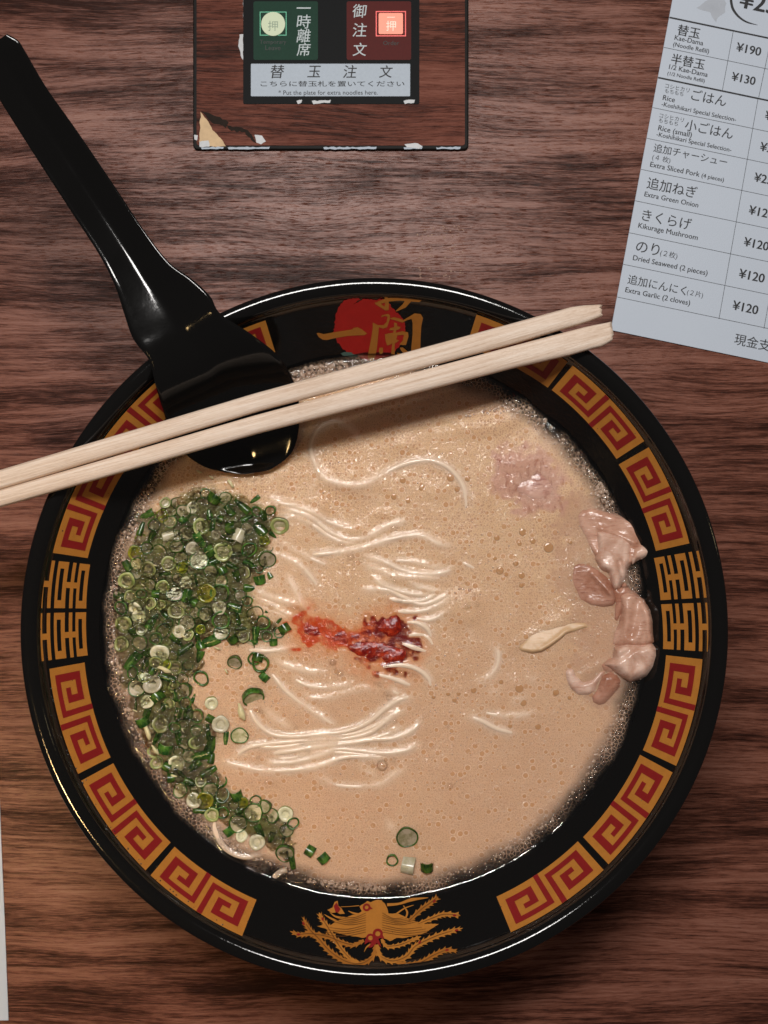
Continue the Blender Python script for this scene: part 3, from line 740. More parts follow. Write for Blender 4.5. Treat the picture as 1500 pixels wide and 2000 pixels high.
    m2 = k.n('ShaderNodeMixShader'); k.set(m2.inputs[0], fr.outputs[0]); k.t.links.new(m1.outputs[0], m2.inputs[1]); k.t.links.new(gl.outputs[0], m2.inputs[2])
    me.materials.append(k.done(m2.outputs[0]))
    o = bpy.data.objects.new('broth', me); COL.objects.link(o)
    tag(o, 'creamy tan pork bone broth with fine foam filling the black bowl', 'soup')
    return o
broth = make_broth()

# noodle tubes
def noodle_mat():
    k = N('wet_noodle')
    nz = k.noise(k.coords(), 0.25, 3).outputs['Fac']
    col = k.mix(nz, (0.80, 0.60, 0.44), (0.86, 0.67, 0.51))
    return k.done(k.principled(col, 0.09, 0.6, k.bump(k.noise(k.coords(), 0.9, 3).outputs['Fac'], 0.00012)))
M_noodle = noodle_mat()
def tube(name, pts, rad, mat, seg=10):
    pts = np.array(pts); n = len(pts); tg = np.gradient(pts, axis=0); tg /= np.linalg.norm(tg, axis=1)[:, None]
    up = np.array([0, 0, 1.0]); V = []; F = []
    for i in range(n):
        s = np.cross(tg[i], up); s /= np.linalg.norm(s); u = np.cross(s, tg[i]); r = rad[i] if hasattr(rad, '__len__') else rad
        for j in range(seg):
            a = 2 * math.pi * j / seg; V.append(pts[i] + s * r * math.cos(a) + u * r * math.sin(a))
    for i in range(n - 1):
        for j in range(seg):
            F.append((i * seg + j, i * seg + (j + 1) % seg, (i + 1) * seg + (j + 1) % seg, (i + 1) * seg + j))
    F.append(tuple(range(seg))[::-1]); F.append(tuple((n - 1) * seg + j for j in range(seg)))
    return V, F
for (pts, h), (_, ex, lab) in zip(NP, NOOD):
    q = pts.copy(); R0 = 0.00098
    # the crown of the noodle rides just above the skin of broth where it is exposed
    q[:, 2] = ZS + h * 0.00055 - R0 + np.clip((h - 0.72), -1, 1) * 0.00022 + 0.00002
    base = Vector(q[len(q) // 2]); base.z = ZS - 0.001
    V, F = tube('noodle', q - np.array(base), R0, M_noodle)
    o = mobj('noodle', V, F, M_noodle, None, True); o.location = base
    tag(o, lab, 'noodle', 'noodles lying in the broth')

# ------------------------------------------------------------------ chopsticks
def stick(edges, label, z0):
    """edges: list of (x, ytop, ybottom) in photo pixels"""
    E = np.array(edges, float); xs = np.concatenate([np.linspace(E[0, 0], 1085, 60), np.linspace(1088, E[-1, 0], 26)])
    yt = np.interp(xs, E[:, 0], E[:, 1]); yb = np.interp(xs, E[:, 0], E[:, 2])
    zc_ = z0
    a = P(xs[0], (yt[0] + yb[0]) / 2, zc_); b = P(1000, np.interp(1000, xs, (yt + yb) / 2), zc_)
    ang = math.atan2(b.y - a.y, b.x - a.x); ca, sa = math.cos(ang), math.sin(ang)
    V = []; F = []; seg = 20
    for i, x in enumerate(xs):
        s = (CZ - zc_) / FPX
        c = P(x, (yt[i] + yb[i]) / 2, zc_); w = (yb[i] - yt[i]) * s * math.cos(ang) / 2 * 1.07
        hgt = 0.00245 * (1.0 if x < 1095 else 1.0 - 0.35 * (x - 1095) / 100)
        for j in range(seg):
            t = 2 * math.pi * j / seg; cx, sz = math.cos(t), math.sin(t)
            ex = 0.62                                 # squarish section with softened corners
            dy = math.copysign(abs(cx) ** ex, cx) * w; dz = math.copysign(abs(sz) ** ex, sz) * hgt
            jag = 0
            if i == len(xs) - 1: jag = (math.sin(j * 2.3 + z0 * 900) * 0.0004 + random.uniform(-.0004, .0004)) + dy * 0.12
            wx = (c.x - a.x) * ca + (c.y - a.y) * sa + jag; wy = -(c.x - a.x) * sa + (c.y - a.y) * ca + dy
            V.append((wx, wy, dz))
    n = len(xs)
    for i in range(n - 1):
        for j in range(seg): F.append((i * seg + j, (i + 1) * seg + j, (i + 1) * seg + (j + 1) % seg, i * seg + (j + 1) % seg))
    F.append(tuple(range(seg))); 
    lastc = len(V); V.append((V[(n - 1) * seg][0] - 0.0004, np.mean([V[(n - 1) * seg + j][1] for j in range(seg)]), 0))
    for j in range(seg): F.append(((n - 1) * seg + j, lastc, (n - 1) * seg + (j + 1) % seg))
    o = mobj('chopstick', V, F, M_stick, None, True)
    o.location = a; o.rotation_euler = (0, 0, ang)
    for p in o.data.polygons:
        if lastc in p.vertices: p.use_smooth = False
    tag(o, label, 'chopstick', 'pair of wooden chopsticks laid across the bowl')
stick([(-140, 957, 992), (0, 919.5, 955.5), (500, 769, 804), (1000, 633, 672), (1094, 607, 644), (1119, 600, 637), (1145, 596.5, 629), (1173, 595, 618)],
      'upper chopstick of the pair, its tapered broken tip farthest from the menu card', 0.0782)
stick([(-140, 996, 1028), (0, 958, 990), (500, 812, 847), (1000, 677.5, 719), (1105, 650, 695), (1151, 638, 681.5), (1170, 634, 677), (1193, 629.5, 664.5)],
      'lower chopstick of the pair, its broad broken end almost touching the menu card', 0.0782)

# ------------------------------------------------------------------ spoon
ST = [  # R edge, L edge, z edge (mm), channel depth (mm)
 ((14, 66), (-26, 92), 97.5, .3), ((34, 78), (-38, 122), 97.2, 1.0), ((46, 95), (-31, 145), 96.5, 1.6), ((90, 170), (14, 219), 93, 2.2), ((150, 255), (75, 315), 88.5, 2.4),
 ((220, 358), (140, 415), 85, 2.5), ((280, 448), (195, 500), 83, 2.5), ((330, 512), (225, 560), 82.4, 2.6), ((375, 545), (242, 612), 82, 2.7), ((410, 578), (260, 662), 81.6, 2.8),
 ((430, 612), (290, 702), 80.8, 2.9), ((490, 652), (303, 750), 78.5, 3.2), ((545, 697), (318, 800), 73, 3.4), ((577, 755), (335, 850), 67, 3.6), ((585, 820), (360, 885), 61.5, 3.6),
 ((572, 880), (400, 912), 58.8, 2.8), ((535, 913), (450, 924), 57.6, 1.2), ((512, 921), (478, 926), 57.2, .4)]
def catmull(arr, sub):
    arr = np.array(arr, float); out = []
    n = len(arr)
    for i in range(n - 1):
        p0 = arr[max(i - 1, 0)]; p1 = arr[i]; p2 = arr[i + 1]; p3 = arr[min(i + 2, n - 1)]
        for j in range(sub):
            t = j / sub
            out.append(.5 * ((2 * p1) + (-p0 + p2) * t + (2 * p0 - 5 * p1 + 4 * p2 - p3) * t * t + (-p0 + 3 * p1 - 3 * p2 + p3) * t ** 3))
    out.append(arr[-1]); return np.array(out)
def make_spoon():
    S = catmull([(r[0], r[1], l[0], l[1], z, d) for r, l, z, d in ST], 7)
    nt = 24; V = []; F = []
    for rx, ry, lx, ly, z, d in S:
        R = P(rx, ry, z * mm); L = P(lx, ly, z * mm)
        for j in range(nt + 1):
            t = j / nt * 2 - 1
            # rounded lip, then a shallow channel with a soft crease along its middle
            prof_ = 1 - (math.sqrt(t * t + 0.006) - 0.0775) / 0.9255
            lip = 0.9 * math.exp(-((1 - abs(t)) / 0.10) ** 2)
            zz = z - d * prof_ - 0.25 * max(0, abs(t) - .9) * 10
            p = L.lerp(R, (t + 1) / 2); p.z = zz * mm; V.append(p)
        for j in range(nt + 1):
            t = 1 - j / nt * 2
            th = min(2.2, .5 + d)
            p = L.lerp(R, (t + 1) / 2); p.z = (z - d * (1 - t * t) - .45 - th * (1 - t ** 4)) * mm; V.append(p)
    m = 2 * (nt + 1); n = len(S)
    for i in range(n - 1):
        for j in range(m): F.append((i * m + j, (i + 1) * m + j, (i + 1) * m + (j + 1) % m, i * m + (j + 1) % m))
    F.append(tuple(range(m))[::-1]); F.append(tuple((n - 1) * m + j for j in range(m)))
    base = P(440, 860, .055)
    o = mobj('soup_spoon', [Vector(v) - base for v in V], F, M_spoon, None, True); o.location = base
    bm = bmesh.new(); bm.from_mesh(o.data); bmesh.ops.recalc_face_normals(bm, faces=bm.faces); bm.to_mesh(o.data); bm.free()
    tag(o, 'black soup spoon with a long broad handle leaning over the bowl rim', 'spoon')
make_spoon()

# ------------------------------------------------------------------ text
def text_mesh(s, bold=0.0, shear=0.0):
    cu = bpy.data.curves.new('lettering', 'FONT'); cu.body = s; cu.size = 1.0; cu.offset = 0.0; cu.shear = shear
    cu.resolution_u = 3
    ob = bpy.data.objects.new('lettering', cu); COL.objects.link(ob)
    bpy.context.view_layer.update()
    dg = bpy.context.evaluated_depsgraph_get()
    me = bpy.data.meshes.new_from_object(ob.evaluated_get(dg))
    bpy.data.objects.remove(ob); bpy.data.curves.remove(cu)
    v = np.array([p.co[:] for p in me.vertices]) if len(me.vertices) else np.zeros((0, 3))
    f = [tuple(p.vertices) for p in me.polygons]
    bpy.data.meshes.remove(me)
    if bold > 0 and len(v):
        n = len(v); w = bold * 1.6
        v = np.concatenate([v + [-w / 2, 0, 0], v + [w / 2, 0, 0.0], v + [0, w * .3, 0.0]]); v[n:2 * n, 2] += 1; v[2 * n:, 2] += 2
        f = f + [tuple(i + n for i in q) for q in f] + [tuple(i + 2 * n for i in q) for q in f]
    return v, f
def text_line(name, s, Lp, Rp, z, mat, parent, bold=0.0, hs=1.0, shear=0.0):
    v, f = text_mesh(s, bold, shear)
    if len(v) == 0: return
    a = P(Lp[0], Lp[1], z); b = P(Rp[0], Rp[1], z); x0, x1 = v[:, 0].min(), v[:, 0].max()
    L = (b - a).length; sc = L / (x1 - x0); d = (b - a).normalized(); nrm = Vector((-d.y, d.x, 0))
    out = [a + d * float((p[0] - x0) * sc) + nrm * float(p[1] * sc * hs) + Vector((0, 0, float(p[2]) * 4e-6)) for p in v]
    return mobj(name, out, f, mat, parent)
def text_center(name, s, c, size, z, mat, parent, bold=0.0, shear=0.0, sx=1.0):
    v, f = text_mesh(s, bold, shear)
    if len(v) == 0: return
    mn, mx = v.min(0), v.max(0); h = max(mx[1] - mn[1], (mx[0] - mn[0]) * sx)
    px = (CZ - z) / FPX; sc = size * px / h if h > 0 else 1
    o = P(c[0], c[1], z)
    out = [(o.x + (p[0] - (mn[0] + mx[0]) / 2) * sc * sx, o.y + (p[1] - (mn[1] + mx[1]) / 2) * sc, z + p[2] * 4e-6) for p in v]
    return mobj(name, out, f, mat, parent)
M_ink = simple('printing_ink', (0.022, 0.022, 0.024), 0.6, 0.3)
def slab(name, poly, z0, z1, mat, parent, bevel=0.0):
    """prism over a pixel polygon (at height z1) from z0 to z1"""
    top = [P(x, y, z1) for x, y in poly]; n = len(top)
    if (top[1] - top[0]).cross(top[2] - top[1]).z < 0: top = top[::-1]
    V = [(p.x, p.y, z1) for p in top] + [(p.x, p.y, z0) for p in top]
    F = [tuple(range(n)), tuple(range(2 * n - 1, n - 1, -1))] + [(i, n + i, n + (i + 1) % n, (i + 1) % n) for i in range(n)]
    if bevel:
        bm = bmesh.new(); vs = [bm.verts.new(v) for v in V]
        for f in F: bm.faces.new([vs[i] for i in f])
        bmesh.ops.recalc_face_normals(bm, faces=bm.faces)
        es = [e for e in bm.edges if all(v.co.z > z1 - 1e-6 for v in e.verts)]
        bmesh.ops.bevel(bm, geom=es, offset=bevel, segments=2, profile=0.5, affect='EDGES')
        V = [v.co[:] for v in bm.verts]; bm.verts.index_update(); F = [tuple(v.index for v in f.verts) for f in bm.faces]; bm.free()
    return mobj(name, V, F, mat, parent)

# ------------------------------------------------------------------ menu card
def paper_mat():
    k = N('white_paper')
    fib = k.noise(k.coords(), 1.6, 4, 0.7).outputs['Fac']; cloud = k.noise(k.coords((25, 25, 25)), 1.0, 3).outputs['Fac']
    col = k.mix(k.math('MULTIPLY', cloud, 0.35), (0.53, 0.585, 0.665), (0.43, 0.48, 0.56))
    return k.done(k.principled(col, 0.5, 0.3, k.bump(fib, 0.00005)))
M_paper = paper_mat()
menu = empty('menu_card', P(1193, 644, 0), 'white paper order slip printed with side dishes and yen prices, tilted at upper right', 'menu')
ZP = 0.0007
slab('card', [(1193, 644.5), (1620, 733), (1745, 70), (1330, -90)], 0.0003, ZP, M_paper, menu)
ZI = ZP + 0.00005
def m2(x, y): return (1170 + x / 4.545, y / 4.545)
def m3(x, y): return (1170 + x / 4.545, 340 + y / 4.545)
def T(s, a, b, bold=0.016, hs=1.0, name='lettering'): text_line(name, s, a, b, ZI, M_ink, menu, bold, hs)
T('替玉', m2(690, 300), m2(890, 340), .020)
T('Kae-Dama', m2(668, 352), m2(922, 404)); T('(Noodle Refill)', m2(655, 409), m2(974, 475))
T('半替玉', m2(634, 557), m2(932, 614), .020)
T('1/2 Kae-Dama', m2(618, 611), m2(962, 684)); T('(1/2 Noodle Refill)', m2(605, 664), m2(936, 733))
T('コシヒカリ', m2(584, 776), m2(798, 820), .0); T('もちもち', m2(582, 820), m2(746, 853), .0)
T('ごはん', m2(814, 880), m2(1122, 942), .006)
T('Rice', m2(563, 886), m2(670, 909)); T('-Koshihikari Special Selection-', m2(552, 940), m2(1213, 1080))
T('コシヒカリ', m2(533, 1040), m2(748, 1084), .0); T('もちもち', m2(528, 1083), m2(697, 1118), .0)
T('小ごはん', m2(757, 1145), m2(1182, 1232), .006)
T('Rice (small)', m2(522, 1155), m2(820, 1220)); T('-Koshihikari Special Selection-', m2(508, 1208), m2(1173, 1350))
T('追加チャーシュー', m2(480, 1340), m2(1130, 1472), .006)
T('(４ 枚)', m2(470, 1412), m2(630, 1446), .0)
T('Extra Sliced Pork', m2(450, 1478), m2(890, 1570)); T('(4 pieces)', m2(908, 1573), m2(1106, 1614))
T('追加ねぎ', m3(420, 118), m3(860, 210), .006); T('Extra Green Onion', m3(400, 196), m3(878, 297))
T('きくらげ', m3(376, 402), m3(810, 492), .006); T('Kikurage Mushroom', m3(345, 475), m3(873, 586))
T('のり', m3(322, 680), m3(527, 722), .006); T('(２枚)', m3(540, 718), m3(692, 750), .0)
T('Dried Seaweed (2 pieces)', m3(298, 762), m3(960, 900))
T('追加にんにく', m3(250, 965), m3(768, 1072), .006); T('(２片)', m3(778, 1066), m3(920, 1096), .0)
T('Extra Garlic (2 cloves)', m3(230, 1046), m3(805, 1166))
T('現金支', m3(1196, 1502), m3(1512, 1568), .006)
for L_, R_, s_ in [(m2(1212, 452), m2(1432, 498), '¥190'), (m2(1170, 712), m2(1382, 757), '¥130'), (m2(1466, 1058), m2(1684, 1104), '¥250'), (m2(1422, 1335), m2(1640, 1381), '¥200'),
                   (m2(1370, 1607), m2(1590, 1653), '¥250'), (m3(1322, 353), m3(1545, 400), '¥120'), (m3(1278, 635), m3(1500, 682), '¥120'), (m3(1234, 918), m3(1463, 966), '¥120'), (m3(1178, 1200), m3(1406, 1248), '¥120')]:
    T(s_, L_, R_, .028, 1.0, 'price')
T('¥250', m2(1232, 62), m2(1690, 158), .03, 1.0, 'price')
def rule(a, b, w):
    a = P(*a, ZI); b = P(*b, ZI); d = (b - a).normalized(); n_ = Vector((-d.y, d.x, 0)) * w * (CZ - ZI) / FPX / 2
    mobj('ruled_line', [a - n_, b - n_, b + n_, a + n_], [(0, 1, 2, 3)], M_ink, menu)
sl = math.tan(math.radians(11.8)); bx, by = -120 / 641, 1
def edge_x(y): return 1313 - 120 / 641 * y
for y, w in [(34, 3.2), (92.4, .9), (151.5, 3.2), (210, .9), (270, .9), (330.7, .9), (392, .9), (454.4, .9), (516, .9), (580, .9)]:
    x = edge_x(y) + 0.8
    rule((x, y), (x + 380, y + 380 * sl), w)
for a, b in [((1432, 62), (1411, 176)), ((1480.5, 193), (1404.3, 623)), ((1502, 95), (1482, 190)), ((1588, 120), (1492, 642))]: rule(a, b, .9)
arc = resample([m2(1172, -60), m2(1172, 0), m2(1185, 70), m2(1232, 140), m2(1310, 195), m2(1420, 225)], 4)
rib = ribbon([tuple(p) for p in arc[::2]], list(np.interp(np.linspace(0, 1, len(arc[::2])), [0, .3, .8, 1], [5, 5, 3, .6])))
vv, ff = cdt([rib], 6); q = Pn(vv, ZI); mobj('drawn_arc', q, flip_up(q, ff), M_ink, menu)
M_smudge = simple('grey_smudge', (0.42, 0.45, 0.50), 0.6, 0.2, 0.3, 0.12)
vv, ff = cdt([[m2(x, y) for x, y in ragged([(865, 70), (920, 30), (990, -20), (1090, -20), (1130, 30), (1120, 110), (1060, 150), (1040, 200), (1010, 160), (990, 110), (930, 95)], 6, 25)]], 6)
q = Pn(vv, ZP + 0.00003); mobj('grey_smudge', q, flip_up(q, ff), M_smudge, menu)

slip = empty('paper_slip', P(5, 1990, 0), 'narrow strip of blank white paper at the lower left edge beside the bowl', 'paper')
slab('sheet', [(-1, 1560), (2, 1640), (9, 1800), (16.5, 1993), (-150, 1994), (-150, 1560)], 0.0002, 0.0006, M_paper, slip)

# ------------------------------------------------------------------ call panel at the top
panel = empty('call_panel', P(650, 140, 0), 'table call panel under a scuffed clear cover with lit green and red buttons', 'control panel')
def rr(x0, y0, x1, y1, r, n=5):
    out = []
    for cx, cy, a0 in [(x1 - r, y0 + r, -90), (x1 - r, y1 - r, 0), (x0 + r, y1 - r, 90), (x0 + r, y0 + r, 180)]:
        for i in range(n + 1):
            a = math.radians(a0 + 90 * i / n); out.append((cx + r * math.cos(a), cy + r * math.sin(a)))
    return out
M_rubber = simple('dark_seal', (0.010, 0.009, 0.008), 0.5, 0.08, 0.3, 0.5, 0.0001)
M_blackpl = simple('black_plate', (0.006, 0.0065, 0.007), 0.5, 0.06, 1.5, 0.4)
M_green = simple('green_plate', (0.006, 0.038, 0.021), 0.5, 0.1, 1.2, 0.25)
M_redpl = simple('dark_red_plate', (0.085, 0.008, 0.006), 0.5, 0.1, 1.2, 0.2)
M_label = simple('grey_white_label', (0.42, 0.48, 0.55), 0.5, 0.3, 1.0, 0.1)
M_silver = simple('silver_lettering', (0.50, 0.56, 0.57), 0.5, 0.3, 2.0, 0.2)
M_faint = simple('dark_lettering', (0.012, 0.016, 0.012), 0.5, 0.3)
M_chip = simple('bare_white_patch', (0.42, 0.43, 0.44), 0.4, 0.5, 0.8, 0.2)
M_peel = simple('amber_peeled_corner', (0.62, 0.42, 0.22), 0.5, 0.3, 0.25, 0.35)
M_chipdk = simple('dark_torn_edge', (0.02, 0.012, 0.008), 0.6, 0.08, 0.6, 0.5)
def glow(name, c, s):
    k = N(name); nz = k.noise(k.coords(), 1.0, 3).outputs['Fac']
    p = k.n('ShaderNodeBsdfPrincipled'); p.inputs['Base Color'].default_value = (*c, 1); p.inputs['Roughness'].default_value = 0.4
    p.inputs['Emission Color'].default_value = (*c, 1); k.set(p.inputs['Emission Strength'], k.math('MULTIPLY_ADD', nz, s * .5, s * .75))
    return k.done(p.outputs[0])
M_glowg = glow('lit_pale_green', (0.42, 0.48, 0.30), 0.22)
M_glowgl = glow('lit_green_line', (0.02, 0.32, 0.16), 0.35)
M_glowr = glow('lit_coral', (0.85, 0.20, 0.11), 0.42)
M_glowrl = glow('lit_red_line', (0.75, 0.05, 0.04), 0.45)
pg = empty  # (keeps names short below)
slab('cover_border', rr(377, -90, 915, 292, 9), 0.0004, 0.0016, M_rubber, panel, 0.0004)
slab('cover_sheet', rr(384, -86, 908, 284, 5), 0.0010, 0.0018, M_panelwood, panel)
slab('control_plate', rr(475, -80, 819, 203, 3), 0.0018, 0.0021, M_blackpl, panel)
zp = 0.0021
def plate(nm, poly, z, m, parent=panel): return slab(nm, poly, z - 0.0003, z, m, parent)
gp = plate('green_plate', rr(495, 2.5, 621, 117, 4), zp + .00012, M_green)
rp = plate('red_plate', rr(677, 2.5, 803, 117, 4), zp + .00012, M_redpl)
lb = plate('label_plate', rr(490, 124.5, 801, 188, 2), zp + .00012, M_label)
def pz(x, y): return (370 + x / 2.679, y / 2.679)
zt = zp + .00018
def frame(name, x0, y0, x1, y1, w, m, par, z):
    for q in ([x0, y0, x1, y0 + w], [x0, y1 - w, x1, y1], [x0, y0 + w, x0 + w, y1 - w], [x1 - w, y0 + w, x1, y1 - w]):
        a = pz(q[0], q[1]); b = pz(q[2], q[3]); poly = [(a[0], a[1]), (b[0], a[1]), (b[0], b[1]), (a[0], b[1])]
        pts = [P(x, y, z) for x, y in poly][::-1]; mobj(name, pts, [(0, 1, 2, 3)], m, par)
frame('button_outline', 368, 61, 508, 186, 4, M_glowgl, gp, zt)
frame('button_outline', 975, 58, 1133, 190, 5, M_glowrl, rp, zt)
c0 = pz(438, 125); circ = [(c0[0] + 23.3 * math.cos(t), c0[1] + 23.3 * math.sin(t)) for t in np.linspace(0, 2 * math.pi, 33)[:-1]]
def flat(name, poly, z, m, par): 
    pts = [P(x, y, z) for x, y in poly]
    if (pts[1] - pts[0]).cross(pts[2] - pts[1]).z < 0: pts = pts[::-1]
    return mobj(name, pts, [tuple(range(len(pts)))], m, par)
slab('green_button', circ, zt, zt + .0004, M_glowg, gp)
a = pz(990, 68); b = pz(1117, 178); slab('red_button', rr(a[0], a[1], b[0], b[1], 3), zt, zt + .0004, M_glowr, rp)
zb2 = zt + .00045
M_btn_g = simple('faint_green_mark', (0.28, 0.36, 0.26), 0.5, 0.3); M_btn_r = glow('faint_coral_mark', (1.0, 0.50, 0.40), 0.6)
text_center('button_mark', '押', pz(437, 135), 20, zb2, M_btn_g, gp); text_center('button_mark', '押', pz(1055, 135), 20, zb2, M_btn_r, rp); text_center('button_mark', '一', pz(1055, 90), 15, zb2, M_btn_r, rp)
for ch, y in zip('一時離席', (42, 113, 186, 258)): text_center('brush_character', ch, pz(598, y), 28, zt, M_silver, gp, .006, .12)
for ch, y in zip('御注文', (57, 156, 258)): text_center('brush_character', ch, pz(891, y), 28, zt, M_silver, rp, .006, .12)
text_center('small_print', 'Temporary', pz(437, 222), 52, zt, M_faint, gp, 0.01); text_center('small_print', 'Leave', pz(437, 250), 30, zt, M_faint, gp, 0.01)
text_center('small_print', 'Order', pz(1055, 225), 31, zt, M_faint, rp, 0.01)
for ch, x in zip('替玉注文', (460, 652, 840, 1028)): text_center('brush_character', ch, pz(x, 374), 27, zt, M_ink, lb, .010, .15)
text_line('small_print', 'こちらに替玉札を置いてください', pz(372, 450), pz(1125, 450), zt, M_ink, lb, .006, .62)
text_line('small_print', '* Put the plate for extra noodles here.', pz(466, 496), pz(985, 495), zt, M_ink, lb, .0, 1.0)
zc2 = 0.0018 + 0.00008
def chip(name, pts, m, z=zc2, amp=3):
    vv, ff = cdt([[pz(x, y) for x, y in ragged(pts, amp, 14)]], 5); q = Pn(vv, z); mobj(name, q, flip_up(q, ff), m, panel)
chip('peeled_corner', [(58, 585), (90, 625), (120, 680), (165, 725), (190, 765), (52, 768)], M_peel)
chip('peeled_corner', [(52, 742), (100, 735), (105, 768), (52, 768)], M_chip, zc2 + .00005)
chip('torn_edge', [(60, 580), (100, 590), (160, 612), (205, 640), (190, 670), (140, 650), (100, 625)], M_chipdk, zc2, 6)
chip('torn_edge', [(195, 655), (260, 665), (305, 680), (330, 710), (350, 750), (325, 735), (290, 690), (220, 685)], M_chipdk, zc2, 6)
chip('white_chip', [(340, 705), (380, 710), (400, 740), (375, 755), (350, 745)], M_chip, zc2, 3)
chip('white_chip', [(262, 180), (283, 178), (283, 315), (268, 290), (255, 240)], M_chip, zc2, 4)
chip('white_chip', [(280, -10), (287, -10), (287, 120), (281, 110)], M_chip, zc2, 1)
for x0, x1 in [(560, 590), (640, 740), (1120, 1180)]: chip('white_chip', [(x0, 528), (x1, 522), (x1 - 5, 538), (x0 + 8, 545)], M_chip, 0.0022, 4)
for x0, x1 in [(60, 180), (200, 420), (700, 980), (1120, 1220), (1290, 1420)]:
    chip('worn_edge', [(x0, 771), (x1, 768), (x1 - 4, 779), (x0 + 5, 781)], M_label, 0.00195, 3)
chip('white_chip', [(1125, 755), (1180, 748), (1220, 765), (1200, 780), (1140, 772)], M_chip, zc2 + .0002, 5)
chip('white_chip', [(24, 705), (44, 708), (40, 735), (26, 730)], M_chip, 0.0021, 3)

# ------------------------------------------------------------------ meat
def meat_mat(name, c1, c2, c3, sc=0.12, rough=0.19):
    k = N(name); c = k.coords(obj=1)
    a = k.noise(c, sc, 4, 0.6, 0.6).outputs['Fac']; b = k.noise(c, sc * 7, 3, 0.6).outputs['Fac']
    mp = k.n('ShaderNodeMapping'); mp.inputs['Scale'].default_value = (0.35, 2.2, 1); mp.inputs['Rotation'].default_value = (0, 0, 0.6); k.t.links.new(c, mp.inputs[0])
    s_ = k.noise(mp.outputs[0], 0.6, 3, 0.6).outputs['Fac']
    col = k.mix(k.smooth(a, 0.35, 0.62), c1, c2); col = k.mix(k.math('MULTIPLY', k.smooth(s_, 0.52, 0.72), 0.55), col, c3)
    h = k.math('ADD', k.math('MULTIPLY', b, 0.5), k.math('MULTIPLY', s_, 0.8))
    return k.done(k.principled(col, rough, 0.5, k.bump(h, 0.00014), Subsurface_Weight=0.15, Subsurface_Radius=(0.0018, 0.0008, 0.0005), Subsurface_Scale=1.0))
M_pink = meat_mat('pink_pork', (0.46, 0.23, 0.15), (0.62, 0.37, 0.27), (0.32, 0.12, 0.075), 0.10)
M_pale = meat_mat('pale_pork_fat', (0.54, 0.31, 0.22), (0.76, 0.53, 0.42), (0.44, 0.20, 0.13), 0.10)
M_brown = meat_mat('brown_pork', (0.36, 0.155, 0.095), (0.50, 0.26, 0.18), (0.22, 0.075, 0.045))
M_fat = meat_mat('yellow_pork_fat', (0.62, 0.40, 0.22), (0.70, 0.47, 0.28), (0.55, 0.34, 0.18), rough=0.4)
M_dark_pk = meat_mat('submerged_pork', (0.50, 0.25, 0.19), (0.66, 0.40, 0.31), (0.18, 0.025, 0.018), 0.2)
def blob(poly, H, edge, seed, zb=None, folds=(), tiltdir=(0, 0), tilt=0.0, step=3.0, rug=0.5):
    """a lump of meat: top surface over a pixel outline, rounded at its edge, closed below"""
    vv, ff = cdt([ragged(poly, 1.6, 7)], step)
    d = -polydist(vv[:, 0], vv[:, 1], poly); d = np.maximum(d, 0)
    t = np.clip(d / edge, 0, 1); prof_ = np.clip(1 - (1 - t) ** 2, 0, 1) ** .8
    nzv = (grad_noise(vv[:, 0], vv[:, 1], 46, seed) - .5) * 1.3 + (grad_noise(vv[:, 0], vv[:, 1], 17, seed + 1) - .5) * .35 + (grad_noise(vv[:, 0], vv[:, 1], 4, seed + 2) - .5) * .08
    z = H * prof_ * (1 + rug * nzv)
    for (x0, y0, x1, y1, w, dep) in folds:                # creases (dep<0) and ridges (dep>0)
        tt = np.clip(((vv[:, 0] - x0) * (x1 - x0) + (vv[:, 1] - y0) * (y1 - y0)) / ((x1 - x0) ** 2 + (y1 - y0) ** 2), 0, 1)
        dd = np.hypot(vv[:, 0] - x0 - tt * (x1 - x0), vv[:, 1] - y0 - tt * (y1 - y0)); z += dep * np.exp(-(dd / w) ** 2) * prof_
    c = vv.mean(0); z = z + tilt * ((vv[:, 0] - c[0]) * tiltdir[0] + (vv[:, 1] - c[1]) * tiltdir[1]) * prof_
    zb = ZS - 0.0008 if zb is None else zb
    top = Pn(vv, zb + z * mm); n = len(top)
    bot = top.copy(); bot[:, 2] = zb - 0.0016
    F = flip_up(top, ff)
    edges = {}
    for f in F:
        for i in range(3):
            a_, b_ = f[i], f[(i + 1) % 3]; edges[(a_, b_)] = 1
    side = [(a_, a_ + n, b_ + n, b_) for (a_, b_) in edges if (b_, a_) not in edges]
    return np.concatenate([top, bot]), F + [tuple(i + n for i in f[::-1]) for f in F] + side
def meat(name, poly, mat, label, cat='pork slice', group='pork slices in the broth', **kw):
    V, F = blob(poly, **kw); b = Vector(np.mean(V, 0)); b.z = ZS
    o = mobj(name, V - np.array(b), F, mat, None, True); o.location = b
    if label: tag(o, label, cat, group)
    return o
zM = lambda p: [(940 + x / 3.7025, 860 + y / 3.7025) for x, y in p]
# upper folded slice: broad back part, pale fold in front, wing at the right
up = empty('pork_slice', P(1205, 1070, ZS), 'upper folded pink pork slice with a pointed wing resting on the right wall', 'pork slice', 'pork slices in the broth')
def mpart(name, poly, mat, parent, **kw):
    V, F = blob(poly, **kw); return mobj(name, V, F, mat, parent, True)
mpart('meat', zM([(720, 500), (800, 480), (900, 510), (1000, 540), (1085, 575), (1150, 635), (1185, 710), (1195, 750), (1240, 800), (1200, 840), (1120, 880), (1090, 900), (1050, 950), (960, 960),
      (880, 920), (820, 850), (760, 740), (700, 620), (690, 540)]), M_pink, up, H=2.4, edge=12, seed=41, tiltdir=(1, .2), tilt=.012, zb=ZS - .0009, folds=[(*zM([(870, 640)])[0], *zM([(1110, 740)])[0], 6, 1.0), (*zM([(1000, 560)])[0], *zM([(1180, 740)])[0], 8, -.6)], step=3.2)
